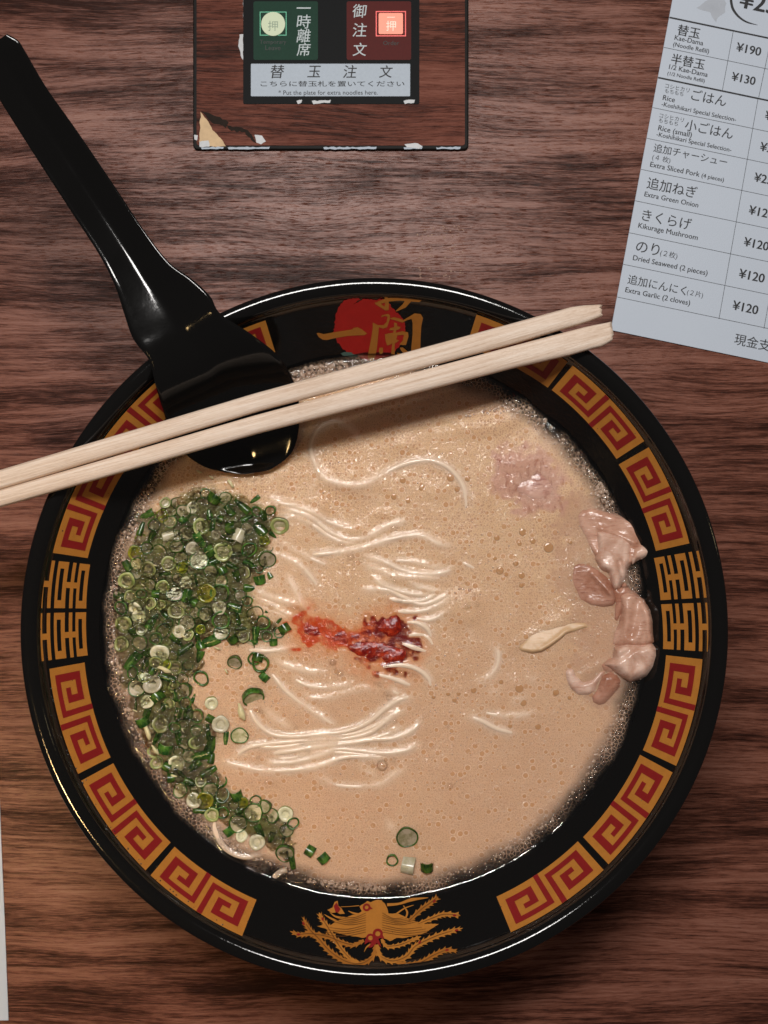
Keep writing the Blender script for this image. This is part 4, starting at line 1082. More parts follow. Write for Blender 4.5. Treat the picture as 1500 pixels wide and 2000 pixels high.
mpart('pale_fold', zM([(830, 660), (880, 645), (960, 665), (1040, 690), (1100, 740), (1100, 800), (1090, 870), (1060, 940), (1040, 1020), (1000, 1080), (960, 1090), (940, 1040), (920, 960), (860, 930),
      (820, 860), (840, 780)]), M_pale, up, H=3.0, edge=13, seed=44, folds=[(*zM([(1000, 880)])[0], *zM([(1030, 1030)])[0], 5, -1.3)], zb=ZS - 0.0002, step=3.0, rug=.55)
mpart('wing', zM([(1100, 780), (1160, 750), (1205, 770), (1238, 805), (1200, 845), (1130, 870), (1095, 900), (1080, 860)]), M_pale, up, H=2.3, edge=12, seed=47, zb=ZS + 0.0016, step=2.6, rug=.3)
meat('pork_slice', zM([(650, 900), (700, 872), (780, 885), (850, 930), (920, 990), (965, 1080), (985, 1150), (960, 1200), (880, 1215), (790, 1205), (700, 1170), (650, 1090), (630, 990)]), M_brown,
     'small brownish red pork slice lying left of the folded ones', tiltdir=(1, -.2), tilt=.018, zb=ZS - 0.0010, H=1.9, edge=12, seed=51, folds=[(*zM([(800, 960)])[0], *zM([(940, 1110)])[0], 5, .9)], rug=.5)
lo = empty('pork_slice', P(1240, 1250, ZS), 'largest glossy pink pork slice draped over the right edge, lower folded one', 'pork slice', 'pork slices in the broth')
mpart('meat', zM([(1000, 1120), (1060, 1090), (1110, 1095), (1180, 1150), (1230, 1230), (1250, 1310), (1255, 1400), (1270, 1470), (1200, 1500), (1100, 1500), (1000, 1500), (950, 1470),
      (960, 1400), (990, 1330), (1010, 1250)]), M_pink, lo, H=3.2, edge=14, seed=61, folds=[(*zM([(1130, 1180)])[0], *zM([(1090, 1400)])[0], 10, -1.4), (*zM([(1200, 1220)])[0], *zM([(1230, 1450)])[0], 9, .8), (*zM([(1010, 1300)])[0], *zM([(970, 1470)])[0], 8, -1.0)], zb=ZS, rug=.45)
mpart('pale_fold', zM([(960, 1490), (1060, 1460), (1160, 1470), (1230, 1450), (1285, 1490), (1295, 1560), (1260, 1650), (1200, 1710), (1120, 1740), (1080, 1755), (1020, 1720), (960, 1670),
      (910, 1640), (880, 1630), (900, 1600), (950, 1570)]), M_pale, lo, H=4.6, edge=20, seed=64, zb=ZS + 0.0002, folds=[(*zM([(1100, 1500)])[0], *zM([(960, 1600)])[0], 7, -1.0)], rug=.28)
mpart('meat', zM([(930, 1010), (1000, 1060), (1040, 1010), (1085, 1080), (1120, 1090), (1090, 1160), (1030, 1230), (990, 1330), (950, 1300), (960, 1180)]), M_brown, lo, H=1.9, edge=14, seed=66, zb=ZS - .0009, rug=.3)
mpart('meat', zM([(850, 1620), (930, 1560), (990, 1560), (1000, 1660), (940, 1690), (880, 1680)]), M_pink, lo, H=2.2, edge=14, seed=67, zb=ZS - .0009, rug=.3)
low = empty('pork_slice', P(1160, 1330, ZS), 'lowest pork slice with a pale rind and a brown rounded end', 'pork slice', 'pork slices in the broth')
mpart('meat', zM([(600, 1670), (630, 1640), (670, 1650), (690, 1700), (740, 1740), (800, 1720), (850, 1660), (900, 1640), (940, 1640), (900, 1700), (850, 1760), (830, 1820), (780, 1850), (700, 1850),
      (640, 1800), (610, 1730)]), M_pale, low, H=2.0, edge=11, seed=71, rug=.35, zb=ZS - .0012)
mpart('brown_end', zM([(870, 1690), (940, 1660), (990, 1690), (1020, 1740), (1010, 1790), (960, 1850), (900, 1910), (850, 1925), (800, 1900), (790, 1850), (830, 1800), (850, 1740)]), M_brown, low, H=2.2, edge=16, seed=74, rug=.25, zb=ZS - .0009)
fatp = empty('fat_strip', P(1095, 1245, ZS), 'curved tongue shaped strip of yellowish pork fat floating left of the slices', 'pork fat')
mpart('fat', zM([(300, 1440), (340, 1380), (400, 1330), (470, 1300), (560, 1285), (640, 1295), (700, 1300), (760, 1310), (790, 1355), (700, 1385), (620, 1405), (570, 1450), (500, 1500), (440, 1535), (370, 1550), (280, 1530), (250, 1490)]), M_fat, fatp,
      tiltdir=(.3, 1), tilt=.045, H=1.7, edge=9, seed=81, rug=.35, zb=ZS - .0011, folds=[(*zM([(620, 1390)])[0], *zM([(440, 1530)])[0], 7, .8)])
meat('pork_slice', [(978, 905), (1000, 886), (1035, 882), (1062, 905), (1085, 925), (1100, 950), (1092, 985), (1060, 992), (1020, 985), (985, 970), (968, 935)], M_dark_pk,
     'pink and dark red pork slice half sunk in foam near the top right', H=1.7, edge=30, seed=91, zb=ZS - 0.00125, rug=1.0)

# chilli paste lumps
def chili_mat():
    k = N('wet_chilli_paste'); c = k.coords()
    a = k.noise(c, 0.55, 4, 0.7).outputs['Fac']
    col = k.mix(k.smooth(a, 0.40, 0.66), (0.17, 0.005, 0.002), (0.42, 0.030, 0.005))
    return k.done(k.principled(col, 0.13, 0.6, k.bump(k.noise(c, 1.0, 3, 0.6).outputs['Fac'], 0.0003)))
M_chili = chili_mat()
ch = empty('chilli_paste', P(700, 1250, ZS), 'dark red wet chilli paste smeared in the middle of the broth', 'chilli paste')
for poly, H in [([(580, 1222), (600, 1205), (625, 1222), (640, 1240), (615, 1252), (585, 1248)], .9), ([(625, 1236), (670, 1226), (705, 1236), (715, 1250), (680, 1256), (640, 1250)], .8),
                ([(672, 1262), (700, 1250), (740, 1252), (775, 1262), (800, 1268), (788, 1292), (752, 1302), (715, 1290), (690, 1278)], 1.5),
                ([(732, 1228), (750, 1206), (775, 1198), (786, 1212), (782, 1240), (755, 1246)], 1.2), ([(700, 1298), (730, 1300), (745, 1306), (720, 1314)], .6)]:
    mpart('paste_lump', ragged(poly, 2.5, 6), M_chili, ch, H=H * .8, edge=16, seed=int(poly[0][0]), zb=ZS - 0.0005, step=2.6, rug=.8)

# ------------------------------------------------------------------ scallions
def scal_mat(name, c1, c2, rough=0.2, sss=0.0):
    k = N(name); c = k.coords(obj=1); oi = k.n('ShaderNodeObjectInfo')
    nz = k.noise(c, 0.7, 3, 0.6).outputs['Fac']
    col = k.mix(k.smooth(nz, 0.35, 0.65), c1, c2)
    hs = k.n('ShaderNodeHueSaturation', i_Color=col); k.set(hs.inputs['Value'], k.math('MULTIPLY_ADD', oi.outputs['Random'], 0.6, 0.7))
    k.set(hs.inputs['Hue'], k.math('MULTIPLY_ADD', oi.outputs['Random'], 0.03, 0.485))
    return k.done(k.principled(hs.outputs[0], rough, 0.55, k.bump(nz, 0.0001)))
M_sg = scal_mat('dark_scallion_skin', (0.012, 0.045, 0.007), (0.065, 0.145, 0.018))
M_sg2 = scal_mat('green_scallion_flesh', (0.11, 0.18, 0.035), (0.20, 0.27, 0.07))
M_sp = scal_mat('pale_scallion_flesh', (0.20, 0.23, 0.065), (0.33, 0.33, 0.13))
M_sw = scal_mat('white_scallion_flesh', (0.48, 0.44, 0.28), (0.60, 0.55, 0.40))
M_sy = scal_mat('yellow_scallion_flesh', (0.30, 0.26, 0.015), (0.16, 0.19, 0.02))
M_sfoam = scal_mat('foam_in_ring', (0.26, 0.23, 0.11), (0.46, 0.38, 0.25), 0.2)
def ring_mesh(name, r_o, wall, h, mats, fill=None, seg=26, squash=1.0):
    """tube slice: outer skin / cut face / inner wall, optional floor of trapped foam"""
    prof_ = [(r_o * .985, -h, 0), (r_o, -h * .9, 0), (r_o, h * .88, 0), (r_o * .985, h, 0), (r_o - wall * .35, h * 1.03, 1), (r_o - wall, h * .98, 1), (r_o - wall * 1.06, -h, 2)]
    V = []; F = []; MI = []
    n = len(prof_)
    for i in range(seg):
        a = 2 * math.pi * i / seg; w = 1 + .035 * math.sin(3 * a + r_o * 9e3) + .02 * math.sin(5 * a)
        for r, z, _ in prof_: V.append((r * w * math.cos(a), r * w * math.sin(a) * squash, z))
    for i in range(seg):
        j = (i + 1) % seg
        for k in range(n - 1):
            F.append((i * n + k, j * n + k, j * n + k + 1, i * n + k + 1)); MI.append(prof_[k][2] if k != 3 else 1)
    if fill is not None:
        c = len(V); rr_ = r_o - wall * .9
        for i in range(seg):
            a = 2 * math.pi * i / seg; w = 1 + .035 * math.sin(3 * a + r_o * 9e3) + .02 * math.sin(5 * a)
            V.append((rr_ * w * math.cos(a), rr_ * w * math.sin(a) * squash, h * fill))
        V.append((0, 0, h * fill - .0001)); cc = len(V) - 1
        for i in range(seg): F.append((c + i, c + (i + 1) % seg, cc)); MI.append(3)
    me = bpy.data.meshes.new(name); me.from_pydata(V, [], F)
    for m in mats: me.materials.append(m)
    me.polygons.foreach_set('material_index', np.array(MI, np.int32)); me.polygons.foreach_set('use_smooth', np.ones(len(F), bool)); me.update()
    return me
R1 = 0.0024
MESH = {
 'green': [ring_mesh('scallion_ring', R1, .00032, .0010, [M_sg, M_sg, M_sg2, M_sfoam], .7, squash=s) for s in (1, .86, .92)],
 'open': [ring_mesh('scallion_ring', R1, .00055, .0012, [M_sg, M_sg, M_sg, M_sg], None, squash=s) for s in (1, .8)],
 'pale': [ring_mesh('scallion_ring', R1, .0009, .0010, [M_sg, M_sp, M_sp, M_sfoam], .5, squash=s) for s in (1, .9)],
 'white': [ring_mesh('scallion_round', R1, .0014, .0011, [M_sp, M_sw, M_sw, M_sw], .8, squash=s) for s in (1, .9)],
 'yellow': [ring_mesh('scallion_round', R1, .0007, .0010, [M_sg2, M_sy, M_sy, M_sy], .75)],
 'tube': [ring_mesh('scallion_tube', .0018, .0004, .0013, [M_sg, M_sg2, M_sg, M_sg], None)],
 'tubew': [ring_mesh('scallion_tube', .0016, .0006, .0018, [M_sw, M_sw, M_sp, M_sp], None)],
 'leaf': [],
}
def leaf_mesh(curl, wdt, ln):
    V = []; F = []
    for i in range(9):
        u = i / 8 * 2 - 1
        for j in range(9):
            v = j / 8 * 2 - 1
            V.append((u * ln, v * wdt * (1 - .15 * u * u), curl * (1 - v * v) * wdt))
    for i in range(8):
        for j in range(8): a_ = i * 9 + j; F.append((a_, a_ + 9, a_ + 10, a_ + 1))
    n = len(V); V += [(x, y, z - .0003) for x, y, z in V]; F += [tuple(k + n for k in f[::-1]) for f in F[:64]]
    for i in range(8):
        F += [(i * 9, i * 9 + n, (i + 1) * 9 + n, (i + 1) * 9), ((i + 1) * 9 + 8, (i + 1) * 9 + 8 + n, i * 9 + 8 + n, i * 9 + 8), (i + 1, i + 1 + n, i + n, i), (72 + i, 72 + i + n, 73 + i + n, 73 + i)]
    me = bpy.data.meshes.new('scallion_leaf'); me.from_pydata(V, [], F); me.materials.append(M_sg)
    me.polygons.foreach_set('use_smooth', np.ones(len(F), bool)); me.update(); return me
MESH['leaf'] = [leaf_mesh(.55, .0014, .0019), leaf_mesh(.8, .0011, .0022)]
NAMES = {'green': 'scallion_ring', 'open': 'scallion_ring', 'pale': 'scallion_ring', 'white': 'scallion_round', 'yellow': 'scallion_round', 'tube': 'scallion_tube', 'tubew': 'scallion_tube', 'leaf': 'scallion_leaf'}
LOOK = {'green': 'foam filled green scallion ring', 'open': 'dark green hollow scallion ring', 'pale': 'pale thick walled scallion ring', 'white': 'milky white scallion round',
        'yellow': 'yellow green scallion round', 'tube': 'dark green scallion tube', 'tubew': 'white scallion tube', 'leaf': 'flat dark green scallion leaf piece'}
def zone(x, y):
    v = ('at heap top', 'in upper heap', 'above mid heap', 'in mid heap', 'below mid heap', 'in lower heap', 'at heap foot', 'in heap tail')[min(7, max(0, int((y - 955) / 85)))]
    cx = 240 + max(0, (y - 1300)) * .55; w = x - cx
    return v + (' by the bowl wall' if w < 85 else ' midway across' if w < 185 else ' facing the noodles')
placed = []
def scal(kind, x, y, d, ang=None, dz=0.0, tiltx=None, label=None, depth=0.0):
    me = random.choice(MESH[kind]); o = bpy.data.objects.new(NAMES[kind], me); COL.objects.link(o)
    s = (d / 2) * (CZ - ZS) / FPX / (R1 if kind not in ('tube', 'tubew', 'leaf') else 0.0021)
    z = ZS - 0.00032 + dz
    o.location = P(x, y, z); o.scale = (s, s, min(s, 1.15))
    a = random.uniform(0, 6.28) if ang is None else math.radians(ang)
    if kind in ('tube', 'tubew'): o.rotation_euler = (math.radians(90) + random.uniform(-.25, .25), random.uniform(-.2, .2), a)
    elif kind == 'leaf': o.rotation_euler = (random.uniform(-.25, .25), random.uniform(-.2, .2), a)
    else:
        t = random.gauss(0, .16) if tiltx is None else tiltx
        o.rotation_euler = (t, random.gauss(0, .14) if tiltx is None else 0, a)
    placed.append((x, y, d))
    tag(o, label or (LOOK[kind] + ' ' + zone(x, y)), 'scallion', 'chopped scallions floating in the broth' if not label else None)
    return o
# pieces that can be picked out one by one
def q1(x, y): return (200 + x / 4.1667, 900 + y / 4.1667)
one_by_one = [
 ('white', *q1(735, 380), 25, None), ('open', *q1(840, 270), 22, None), ('green', *q1(1000, 300), 26, None), ('leaf', *q1(1040, 400), 28, None), ('open', *q1(425, 520), 26, None),
 ('green', *q1(555, 495), 28, None), ('tube', *q1(655, 485), 22, None), ('pale', *q1(800, 535), 34, None), ('leaf', *q1(870, 440), 24, None), ('tube', *q1(960, 475), 20, None),
 ('tubew', *q1(535, 610), 26, None), ('white', *q1(925, 600), 20, None), ('tubew', *q1(1110, 610), 32, 'bright white scallion piece on its side in the upper heap, whitest of all'),
 ('open', *q1(1255, 410), 24, None), ('open', *q1(1370, 400), 24, None), ('leaf', *q1(1280, 560), 34, 'bright green scallion leaf at the right edge of the heap beside the noodles'),
 ('yellow', *q1(270, 745), 30, 'bright yellow scallion round at the upper left wall'), ('open', *q1(360, 710), 26, None), ('green', *q1(610, 700), 30, None), ('tube', *q1(815, 675), 20, None),
 ('pale', *q1(980, 740), 38, 'large pale round scallion slice with a glint under it in the upper heap'), ('open', *q1(1195, 720), 34, None), ('yellow', *q1(1320, 650), 22, None), ('green', *q1(1340, 800), 36, None),
 ('pale', *q1(540, 835), 30, None), ('pale', *q1(380, 880), 32, None), ('pale', *q1(200, 970), 34, 'thick pale ring with a dark bubble in its hole at the far left wall'), ('green', *q1(790, 810), 40, None),
 ('yellow', *q1(655, 870), 24, None), ('leaf', *q1(1060, 860), 26, None), ('leaf', *q1(1200, 840), 28, None), ('leaf', *q1(1090, 940), 26, None), ('green', *q1(590, 1085), 34, None), ('yellow', *q1(850, 1075), 38, 'large oval yellow green scallion slice in the middle of the heap'),
 ('white', *q1(270, 1200), 28, None), ('white', *q1(300, 1260), 28, None), ('pale', *q1(395, 1160), 26, None), ('pale', *q1(480, 1170), 22, None), ('open', *q1(160, 1195), 30, None), ('pale', *q1(225, 1100), 26, None),
 ('white', *q1(955, 1195), 28, None), ('leaf', *q1(1075, 1190), 34, None), ('open', *q1(1180, 1140), 22, None), ('pale', *q1(600, 1225), 34, None), ('green', *q1(835, 1245), 30, None), ('green', *q1(690, 1320), 34, None),
 ('tube', *q1(440, 1080), 24, None), ('pale', *q1(180, 1325), 34, None), ('pale', *q1(160, 1490), 32, None), ('open', *q1(540, 1320), 20, None), ('white', *q1(470, 1560), 38, 'biggest milky white scallion round, low in the middle of the heap'),
 ('green', *q1(970, 1400), 32, None), ('tube', *q1(1060, 1450), 26, None), ('leaf', *q1(1130, 1365), 22, None), ('leaf', *q1(1245, 1420), 34, None), ('open', *q1(1340, 1430), 22, None), ('leaf', *q1(600, 1460), 30, None),
 ('leaf', *q1(680, 1530), 34, None), ('leaf', *q1(790, 1590), 28, None), ('tube', *q1(1265, 1600), 26, None), ('open', *q1(1440, 1400), 22, None), ('yellow', *q1(800, 1370), 20, None), ('pale', *q1(440, 1640), 30, None), ('leaf', *q1(510, 920), 22, None),
]
for it in one_by_one: scal(it[0], it[1], it[2], it[3], label=it[4])
def q2(x, y): return (200 + x / 3.5714, 1280 + y / 3.5714)
for it in [
 ('green', *q2(925, 45), 30, 'oval scallion ring with olive centre just right of the heap below the chilli'), ('open', *q2(1105, 55), 34, None), ('open', *q2(1060, 20), 26, None), ('tube', *q2(1130, 150), 24, None),
 ('open', *q2(690, 155), 34, None), ('pale', *q2(505, 85), 30, None), ('pale', *q2(500, 215), 26, None), ('green', *q2(240, 230), 36, None), ('white', *q2(320, 325), 28, None), ('leaf', *q2(320, 395), 26, None),
 ('pale', *q2(400, 480), 36, 'round dark rimmed scallion with a bright drop in its centre at the lower left'), ('white', *q2(825, 480), 34, 'pale yellowish scallion ring sunk beside the lower noodle bundle'),
 ('green', *q2(955, 560), 36, 'large thin scallion ring alone left of the lower noodle bundle'), ('leaf', *q2(750, 620), 38, None), ('leaf', *q2(530, 570), 28, None), ('pale', *q2(380, 745), 28, None), ('leaf', *q2(740, 810), 34, None), ('pale', *q2(640, 610), 26, None),
 ('green', *q2(755, 935), 32, None), ('white', *q2(640, 1010), 32, None), ('tube', *q2(935, 975), 28, None), ('green', *q2(945, 1170), 36, None), ('green', *q2(1055, 1095), 38, None), ('green', *q2(1190, 1120), 30, None),
 ('open', *q2(840, 1095), 24, None), ('leaf', *q2(1095, 1225), 30, None), ('leaf', *q2(1175, 1265), 24, None), ('green', *q2(1285, 1220), 28, None), ('green', *q2(1275, 1375), 38, 'lowest scallion ring of the trail, just above the foam bubbles'),
 ('white', *q2(760, 330), 26, None), ('leaf', *q2(600, 400), 30, None), ('open', *q2(580, 330), 26, None), ('pale', *q2(470, 330), 24, None), ('green', *q2(560, 160), 26, None), ('open', *q2(660, 420), 28, None)]:
    scal(*it[:4], label=it[4])
o = scal('green', 494, 1361, 44, 20, 0.0006, 0.75, label='tilted bright green scallion slice alone above the lower noodle bundle')
scal('tube', 606, 1662, 28, 60, label='dark green scallion tube left of a pair near the bottom foam')
scal('tube', 632, 1676, 28, 40, label='dark green scallion tube right of a pair near the bottom foam')
scal('green', 795, 1634, 44, 10, -0.0002, 0.1, label='big thin scallion ring floating alone near the bottom centre')
scal('open', 766, 1679, 24, label='small dark scallion ring lower left of the lone big ring')
scal('tube', 834, 1692, 30, 0, label='dark green upright scallion tube below right of the lone big ring')
scal('tubew', 798, 1690, 46, 80, -0.0004, label='milky white scallion piece just below the lone big ring')
scal('tube', 556, 1228, 28, 30, label='dark green scallion touching the left end of the chilli')
scal('open', 542, 1232, 18, label='tiny dark scallion next to the left end of the chilli')
# the rest of the heap
kinds = ['green'] * 8 + ['open'] * 6 + ['pale'] * 5 + ['white'] * 3 + ['tube'] * 4 + ['leaf'] * 14 + ['yellow']
tries = 0; cnt = 0
S = np.array(SCAL)
while tries < 9000 and cnt < 150:
    tries += 1
    x = random.uniform(222, 575); y = random.uniform(955, 1685)
    pd_ = polydist(np.array([x]), np.array([y]), SCAL)[0]
    if pd_ > (12 if random.random() < .3 else -6): continue
    d = random.uniform(22, 40)
    if any((x - a_) ** 2 + (y - b_) ** 2 < ((d + c_) * .33) ** 2 for a_, b_, c_ in placed): continue
    if math.hypot(x - 731, y - 1217) > 500: continue
    k_ = random.choice(kinds)
    scal(k_, x, y, d, dz=random.uniform(-0.0006, 0.0003)); cnt += 1

# ------------------------------------------------------------------ pale flecks of fat
M_fleck = simple('pale_fat_fleck', (0.66, 0.58, 0.32), 0.35, 0.5, 1.0, 0.2)
fl_pts = [(*q1(790, 90), 14), (*q1(890, 135), 12), (*q1(1045, 185), 20), (*q1(430, 850), 9), (*q1(330, 1010), 8), (*q1(660, 1425), 14), (*q1(935, 1525), 13), (*q1(610, 1310), 6), (*q1(1440, 355), 5)]
fl2 = [(*q2(430, 95), 28), (*q2(865, 110), 13), (*q2(970, 400), 36), (*q2(320, 540), 32), (*q2(370, 660), 22), (*q2(230, 385), 10), (*q2(1005, 560), 9), (*q2(560, 520), 9), (*q2(660, 510), 8), (*q2(500, 840), 14), (*q2(440, 450), 7)]
def fleck(x, y, L, ang, lab, wid=None):
    n = 10; w = wid or L * .16; pts = []
    for i in range(n):
        t = 2 * math.pi * i / n; r = 1 + random.uniform(-.25, .25); pts.append((x + L / 2 * r * math.cos(t) * math.cos(ang) - w * r * math.sin(t) * math.sin(ang), y + L / 2 * r * math.cos(t) * math.sin(ang) + w * r * math.sin(t) * math.cos(ang)))
    V = [P(px_, py_, ZS + .0007) for px_, py_ in pts] + [P(px_, py_, ZS + .0002) for px_, py_ in pts]; c = P(x, y, ZS + .0011); V.append(c)
    F = [(i, (i + 1) % n, 2 * n) for i in range(n)] + [(i, i + n, (i + 1) % n + n, (i + 1) % n) for i in range(n)]
    F = [f[::-1] for f in F]
    o = mobj('fat_fleck', [v - c for v in V], F, M_fleck, None, True); o.location = c + Vector((0, 0, .0006))
    tag(o, lab, 'fat fleck', 'pale fat flecks on the scallions')
for x, y, L in fl_pts: fleck(x, y, L, random.uniform(.2, 1.0), 'tiny pale cream fleck of fat on the upper scallion heap')
for i, (x, y, L) in enumerate(fl2):
    fleck(x, y, L, {2: 1.25, 3: 1.2, 4: .95}.get(i, random.uniform(.2, 1.2)), 'long thin pale shred of fat left of the noodles' if i == 2 else 'tiny pale fleck of fat ' + ('by the wall' if x < 300 else 'on the inner side') + (' of the upper' if y < 1400 else ' of the lower') + ' scallion heap, lower half')

# ------------------------------------------------------------------ bubbles
def bubble_mat():
    k = N('bubble_film')
    fr = k.n('ShaderNodeLayerWeight', i_Blend=0.28)
    tr = k.n('ShaderNodeBsdfTransparent'); gl = k.n('ShaderNodeBsdfGlossy', i_Roughness=0.04)
    df = k.n('ShaderNodeBsdfDiffuse'); df.inputs[0].default_value = (0.80, 0.76, 0.74, 1)
    m0 = k.n('ShaderNodeMixShader'); k.set(m0.inputs[0], k.smooth(fr.outputs['Facing'], 0.60, 0.95, 0, .75)); k.t.links.new(tr.outputs[0], m0.inputs[1]); k.t.links.new(df.outputs[0], m0.inputs[2])
    m1 = k.n('ShaderNodeMixShader'); k.set(m1.inputs[0], k.math('MULTIPLY_ADD', fr.outputs['Fresnel'], 0.6, 0.03)); k.t.links.new(m0.outputs[0], m1.inputs[1]); k.t.links.new(gl.outputs[0], m1.inputs[2])
    return k.done(m1.outputs[0])
M_bub = bubble_mat()
def uv_dome(seg=20, rings=9):
    V = []; F = []
    for i in range(rings):
        t = i / rings * math.pi / 2 - .12
        for j in range(seg): a_ = 2 * math.pi * j / seg; V.append((math.cos(t) * math.cos(a_), math.cos(t) * math.sin(a_), math.sin(t)))
    V.append((0, 0, 1))
    for i in range(rings - 1):
        for j in range(seg): F.append((i * seg + j, i * seg + (j + 1) % seg, (i + 1) * seg + (j + 1) % seg, (i + 1) * seg + j))
    for j in range(seg): F.append(((rings - 1) * seg + j, (rings - 1) * seg + (j + 1) % seg, len(V) - 1))
    return V, F
DV, DF = uv_dome()
me_b = bpy.data.meshes.new('bubble'); me_b.from_pydata(DV, [], DF); me_b.materials.append(M_bub); me_b.polygons.foreach_set('use_smooth', np.ones(len(DF), bool))
def bubble(x, y, d, lab, grp, z=None):
    o = bpy.data.objects.new('bubble', me_b); COL.objects.link(o)
    r = d / 2 * (CZ - ZS) / FPX; q_ = surf([(x, y)], 0.0)[0]
    o.location = tuple(q_) if q_[2] > ZS else P(x, y, ZS + .0001); o.scale = (r, r, r * .85)
    tag(o, lab, 'bubble', grp)
def b6(x, y): return (480 + x / 3.125, 1560 + y / 3.125)
for x, y, d in [(208, 468, 48), (250, 495, 36), (283, 458, 34), (330, 487, 52), (316, 428, 32), (247, 437, 22), (378, 508, 28), (405, 530, 28), (447, 520, 38), (490, 530, 34), (528, 542, 38), (418, 488, 20), (592, 540, 72),
                (652, 528, 34), (640, 575, 38), (712, 524, 34), (683, 558, 32), (755, 545, 44), (716, 565, 20), (810, 563, 26), (135, 435, 26), (500, 572, 20), (460, 560, 22), (285, 508, 22), (365, 470, 20), (560, 575, 20), (780, 580, 18)]:
    p_ = b6(x, y)
    bubble(*p_, d / 3.125, 'largest clear bubble at the bottom edge of the broth above the gold bird' if d == 72 else 'round clear bubble in the foam row at the bottom edge of the broth', 'bubbles in the foam row at the bottom edge')
def b3(x, y): return (480 + x / 3.125, 960 + y / 3.125)
for x, y, d in [(1295, 660, 46), (1347, 697, 60), (1408, 687, 44), (1325, 595, 22), (1387, 635, 34), (1345, 635, 26), (1278, 710, 26), (1345, 757, 38), (1392, 738, 30), (1432, 735, 22), (1300, 740, 22), (1385, 785, 30), (1322, 780, 18), (1425, 645, 22)]:
    bubble(*b3(x, y), d / 3.125, 'milky bubble in the round cluster right of the chilli', 'round bubble cluster right of the chilli')
for x, y, d in [(640, 400, 46), (705, 420, 34), (668, 432, 26), (760, 365, 24), (797, 370, 34), (582, 325, 40), (908, 542, 30), (943, 660, 38), (980, 690, 26), (1063, 650, 28), (1100, 650, 24), (1137, 685, 22), (1170, 672, 24), (520, 815, 38), (340, 720, 36), (340, 770, 32),
                (305, 755, 22), (296, 712, 26), (158, 702, 36), (758, 765, 26), (790, 752, 18), (1008, 832, 28), (968, 830, 24), (530, 1040, 36), (905, 222, 38), (640, 262, 28), (685, 240, 26), (827, 205, 24), (1174, 457, 18), (1092, 462, 18), (375, 962, 26), (568, 680, 20)]:
    bubble(*b3(x, y), d / 3.125, 'small bubble clinging ' + ('among the upper noodles' if y < 730 else 'around the chilli') + (' on the left' if x < 500 else ' in the middle' if x < 850 else ' on the right'), 'small bubbles scattered among the noodles')
def b4(x, y): return (380 + x / 2.885, 1240 + y / 2.885)
for x, y, d in [(780, 155, 38), (820, 215, 38), (790, 190, 18), (1118, 212, 34), (1168, 215, 36), (1218, 222, 28), (1245, 228, 20), (1042, 280, 26), (1080, 330, 28), (1097, 355, 34), (1018, 270, 18), (603, 605, 32), (637, 655, 32), (683, 645, 18), (708, 645, 16), (737, 695, 24), (768, 688, 20),
                (1057, 735, 62), (1003, 728, 24), (970, 722, 20), (1122, 705, 24), (1130, 480, 24), (355, 425, 28), (376, 432, 24), (358, 690, 22), (436, 835, 26), (404, 828, 22), (468, 855, 16), (405, 858, 12), (575, 520, 16), (1440, 850, 34), (1427, 515, 24)]:
    bubble(*b4(x, y), d / 2.885, 'small bubble ' + ('just below the chilli' if y < 400 else 'in the lower noodle bundle' if y < 760 else 'under the lower noodle bundle') + (' at left' if x < 620 else ' at centre' if x < 1000 else ' at right'), 'small bubbles beside the lower noodles')
def flat_mat():
    k = N('sunken_bubble'); fr = k.n('ShaderNodeLayerWeight', i_Blend=0.5)
    tr = k.n('ShaderNodeBsdfTransparent'); df = k.n('ShaderNodeBsdfDiffuse'); k.set(df.inputs[0], k.mix(k.smooth(fr.outputs['Facing'], .10, .22), (0.56, 0.30, 0.13), (0.86, 0.64, 0.47)))
    m0 = k.n('ShaderNodeMixShader'); m0.inputs[0].default_value = 0.55; k.t.links.new(tr.outputs[0], m0.inputs[1]); k.t.links.new(df.outputs[0], m0.inputs[2])
    gl = k.n('ShaderNodeBsdfGlossy', i_Roughness=0.05); m1 = k.n('ShaderNodeMixShader'); m1.inputs[0].default_value = .04; k.t.links.new(m0.outputs[0], m1.inputs[1]); k.t.links.new(gl.outputs[0], m1.inputs[2])
    return k.done(m1.outputs[0])
me_f = me_b.copy(); me_f.materials.clear(); me_f.materials.append(flat_mat())
FB = [(940 + x / 3.7025, 860 + y / 3.7025, d / 3.7) for x, y, d in [(487, 775, 78), (300, 665, 56), (113, 705, 44), (290, 575, 52), (135, 942, 60), (293, 978, 50), (290, 1048, 38), (250, 890, 42), (375, 730, 42), (645, 738, 30), (755, 590, 34), (100, 855, 30), (278, 748, 34), (180, 970, 34)]]
FB += [(780 + x / 4.41, 1160 + y / 4.41, d / 4.41) for x, y, d in [(1035, 815, 78), (1068, 938, 62), (640, 830, 54), (420, 862, 36), (510, 862, 36), (295, 888, 36), (475, 915, 42), (878, 758, 44), (1195, 1145, 54), (955, 1140, 40), (1350, 850, 60), (1465, 895, 36)]]
FB += [(560 + x / 3, 700 + y / 3, d / 3) for x, y, d in [(960, 700, 44), (795, 760, 46), (680, 715, 38), (630, 810, 40), (1000, 765, 36), (710, 835, 34), (1060, 705, 36)]]
for x, y, d in FB:
    o = bpy.data.objects.new('flat_bubble', me_f); COL.objects.link(o); r_ = d / 2 * (CZ - ZS) / FPX; o.location = P(x, y, ZS + .00012); o.scale = (r_, r_, r_ * .22)
    tag(o, 'flat round orange tinted bubble ' + ('in the foam near the top' if y < 980 else 'left of the upper pork slices' if y < 1180 else 'low in the right half of the broth'), 'bubble', 'flat bubbles sunk in the right half of the broth')
bubble(1183, 974, 25, 'big dark clear bubble touching the upper pork slice at the right wall', None)
bubble(1219, 1137, 24, 'big clear bubble in the gap between the two folded pork slices', None)
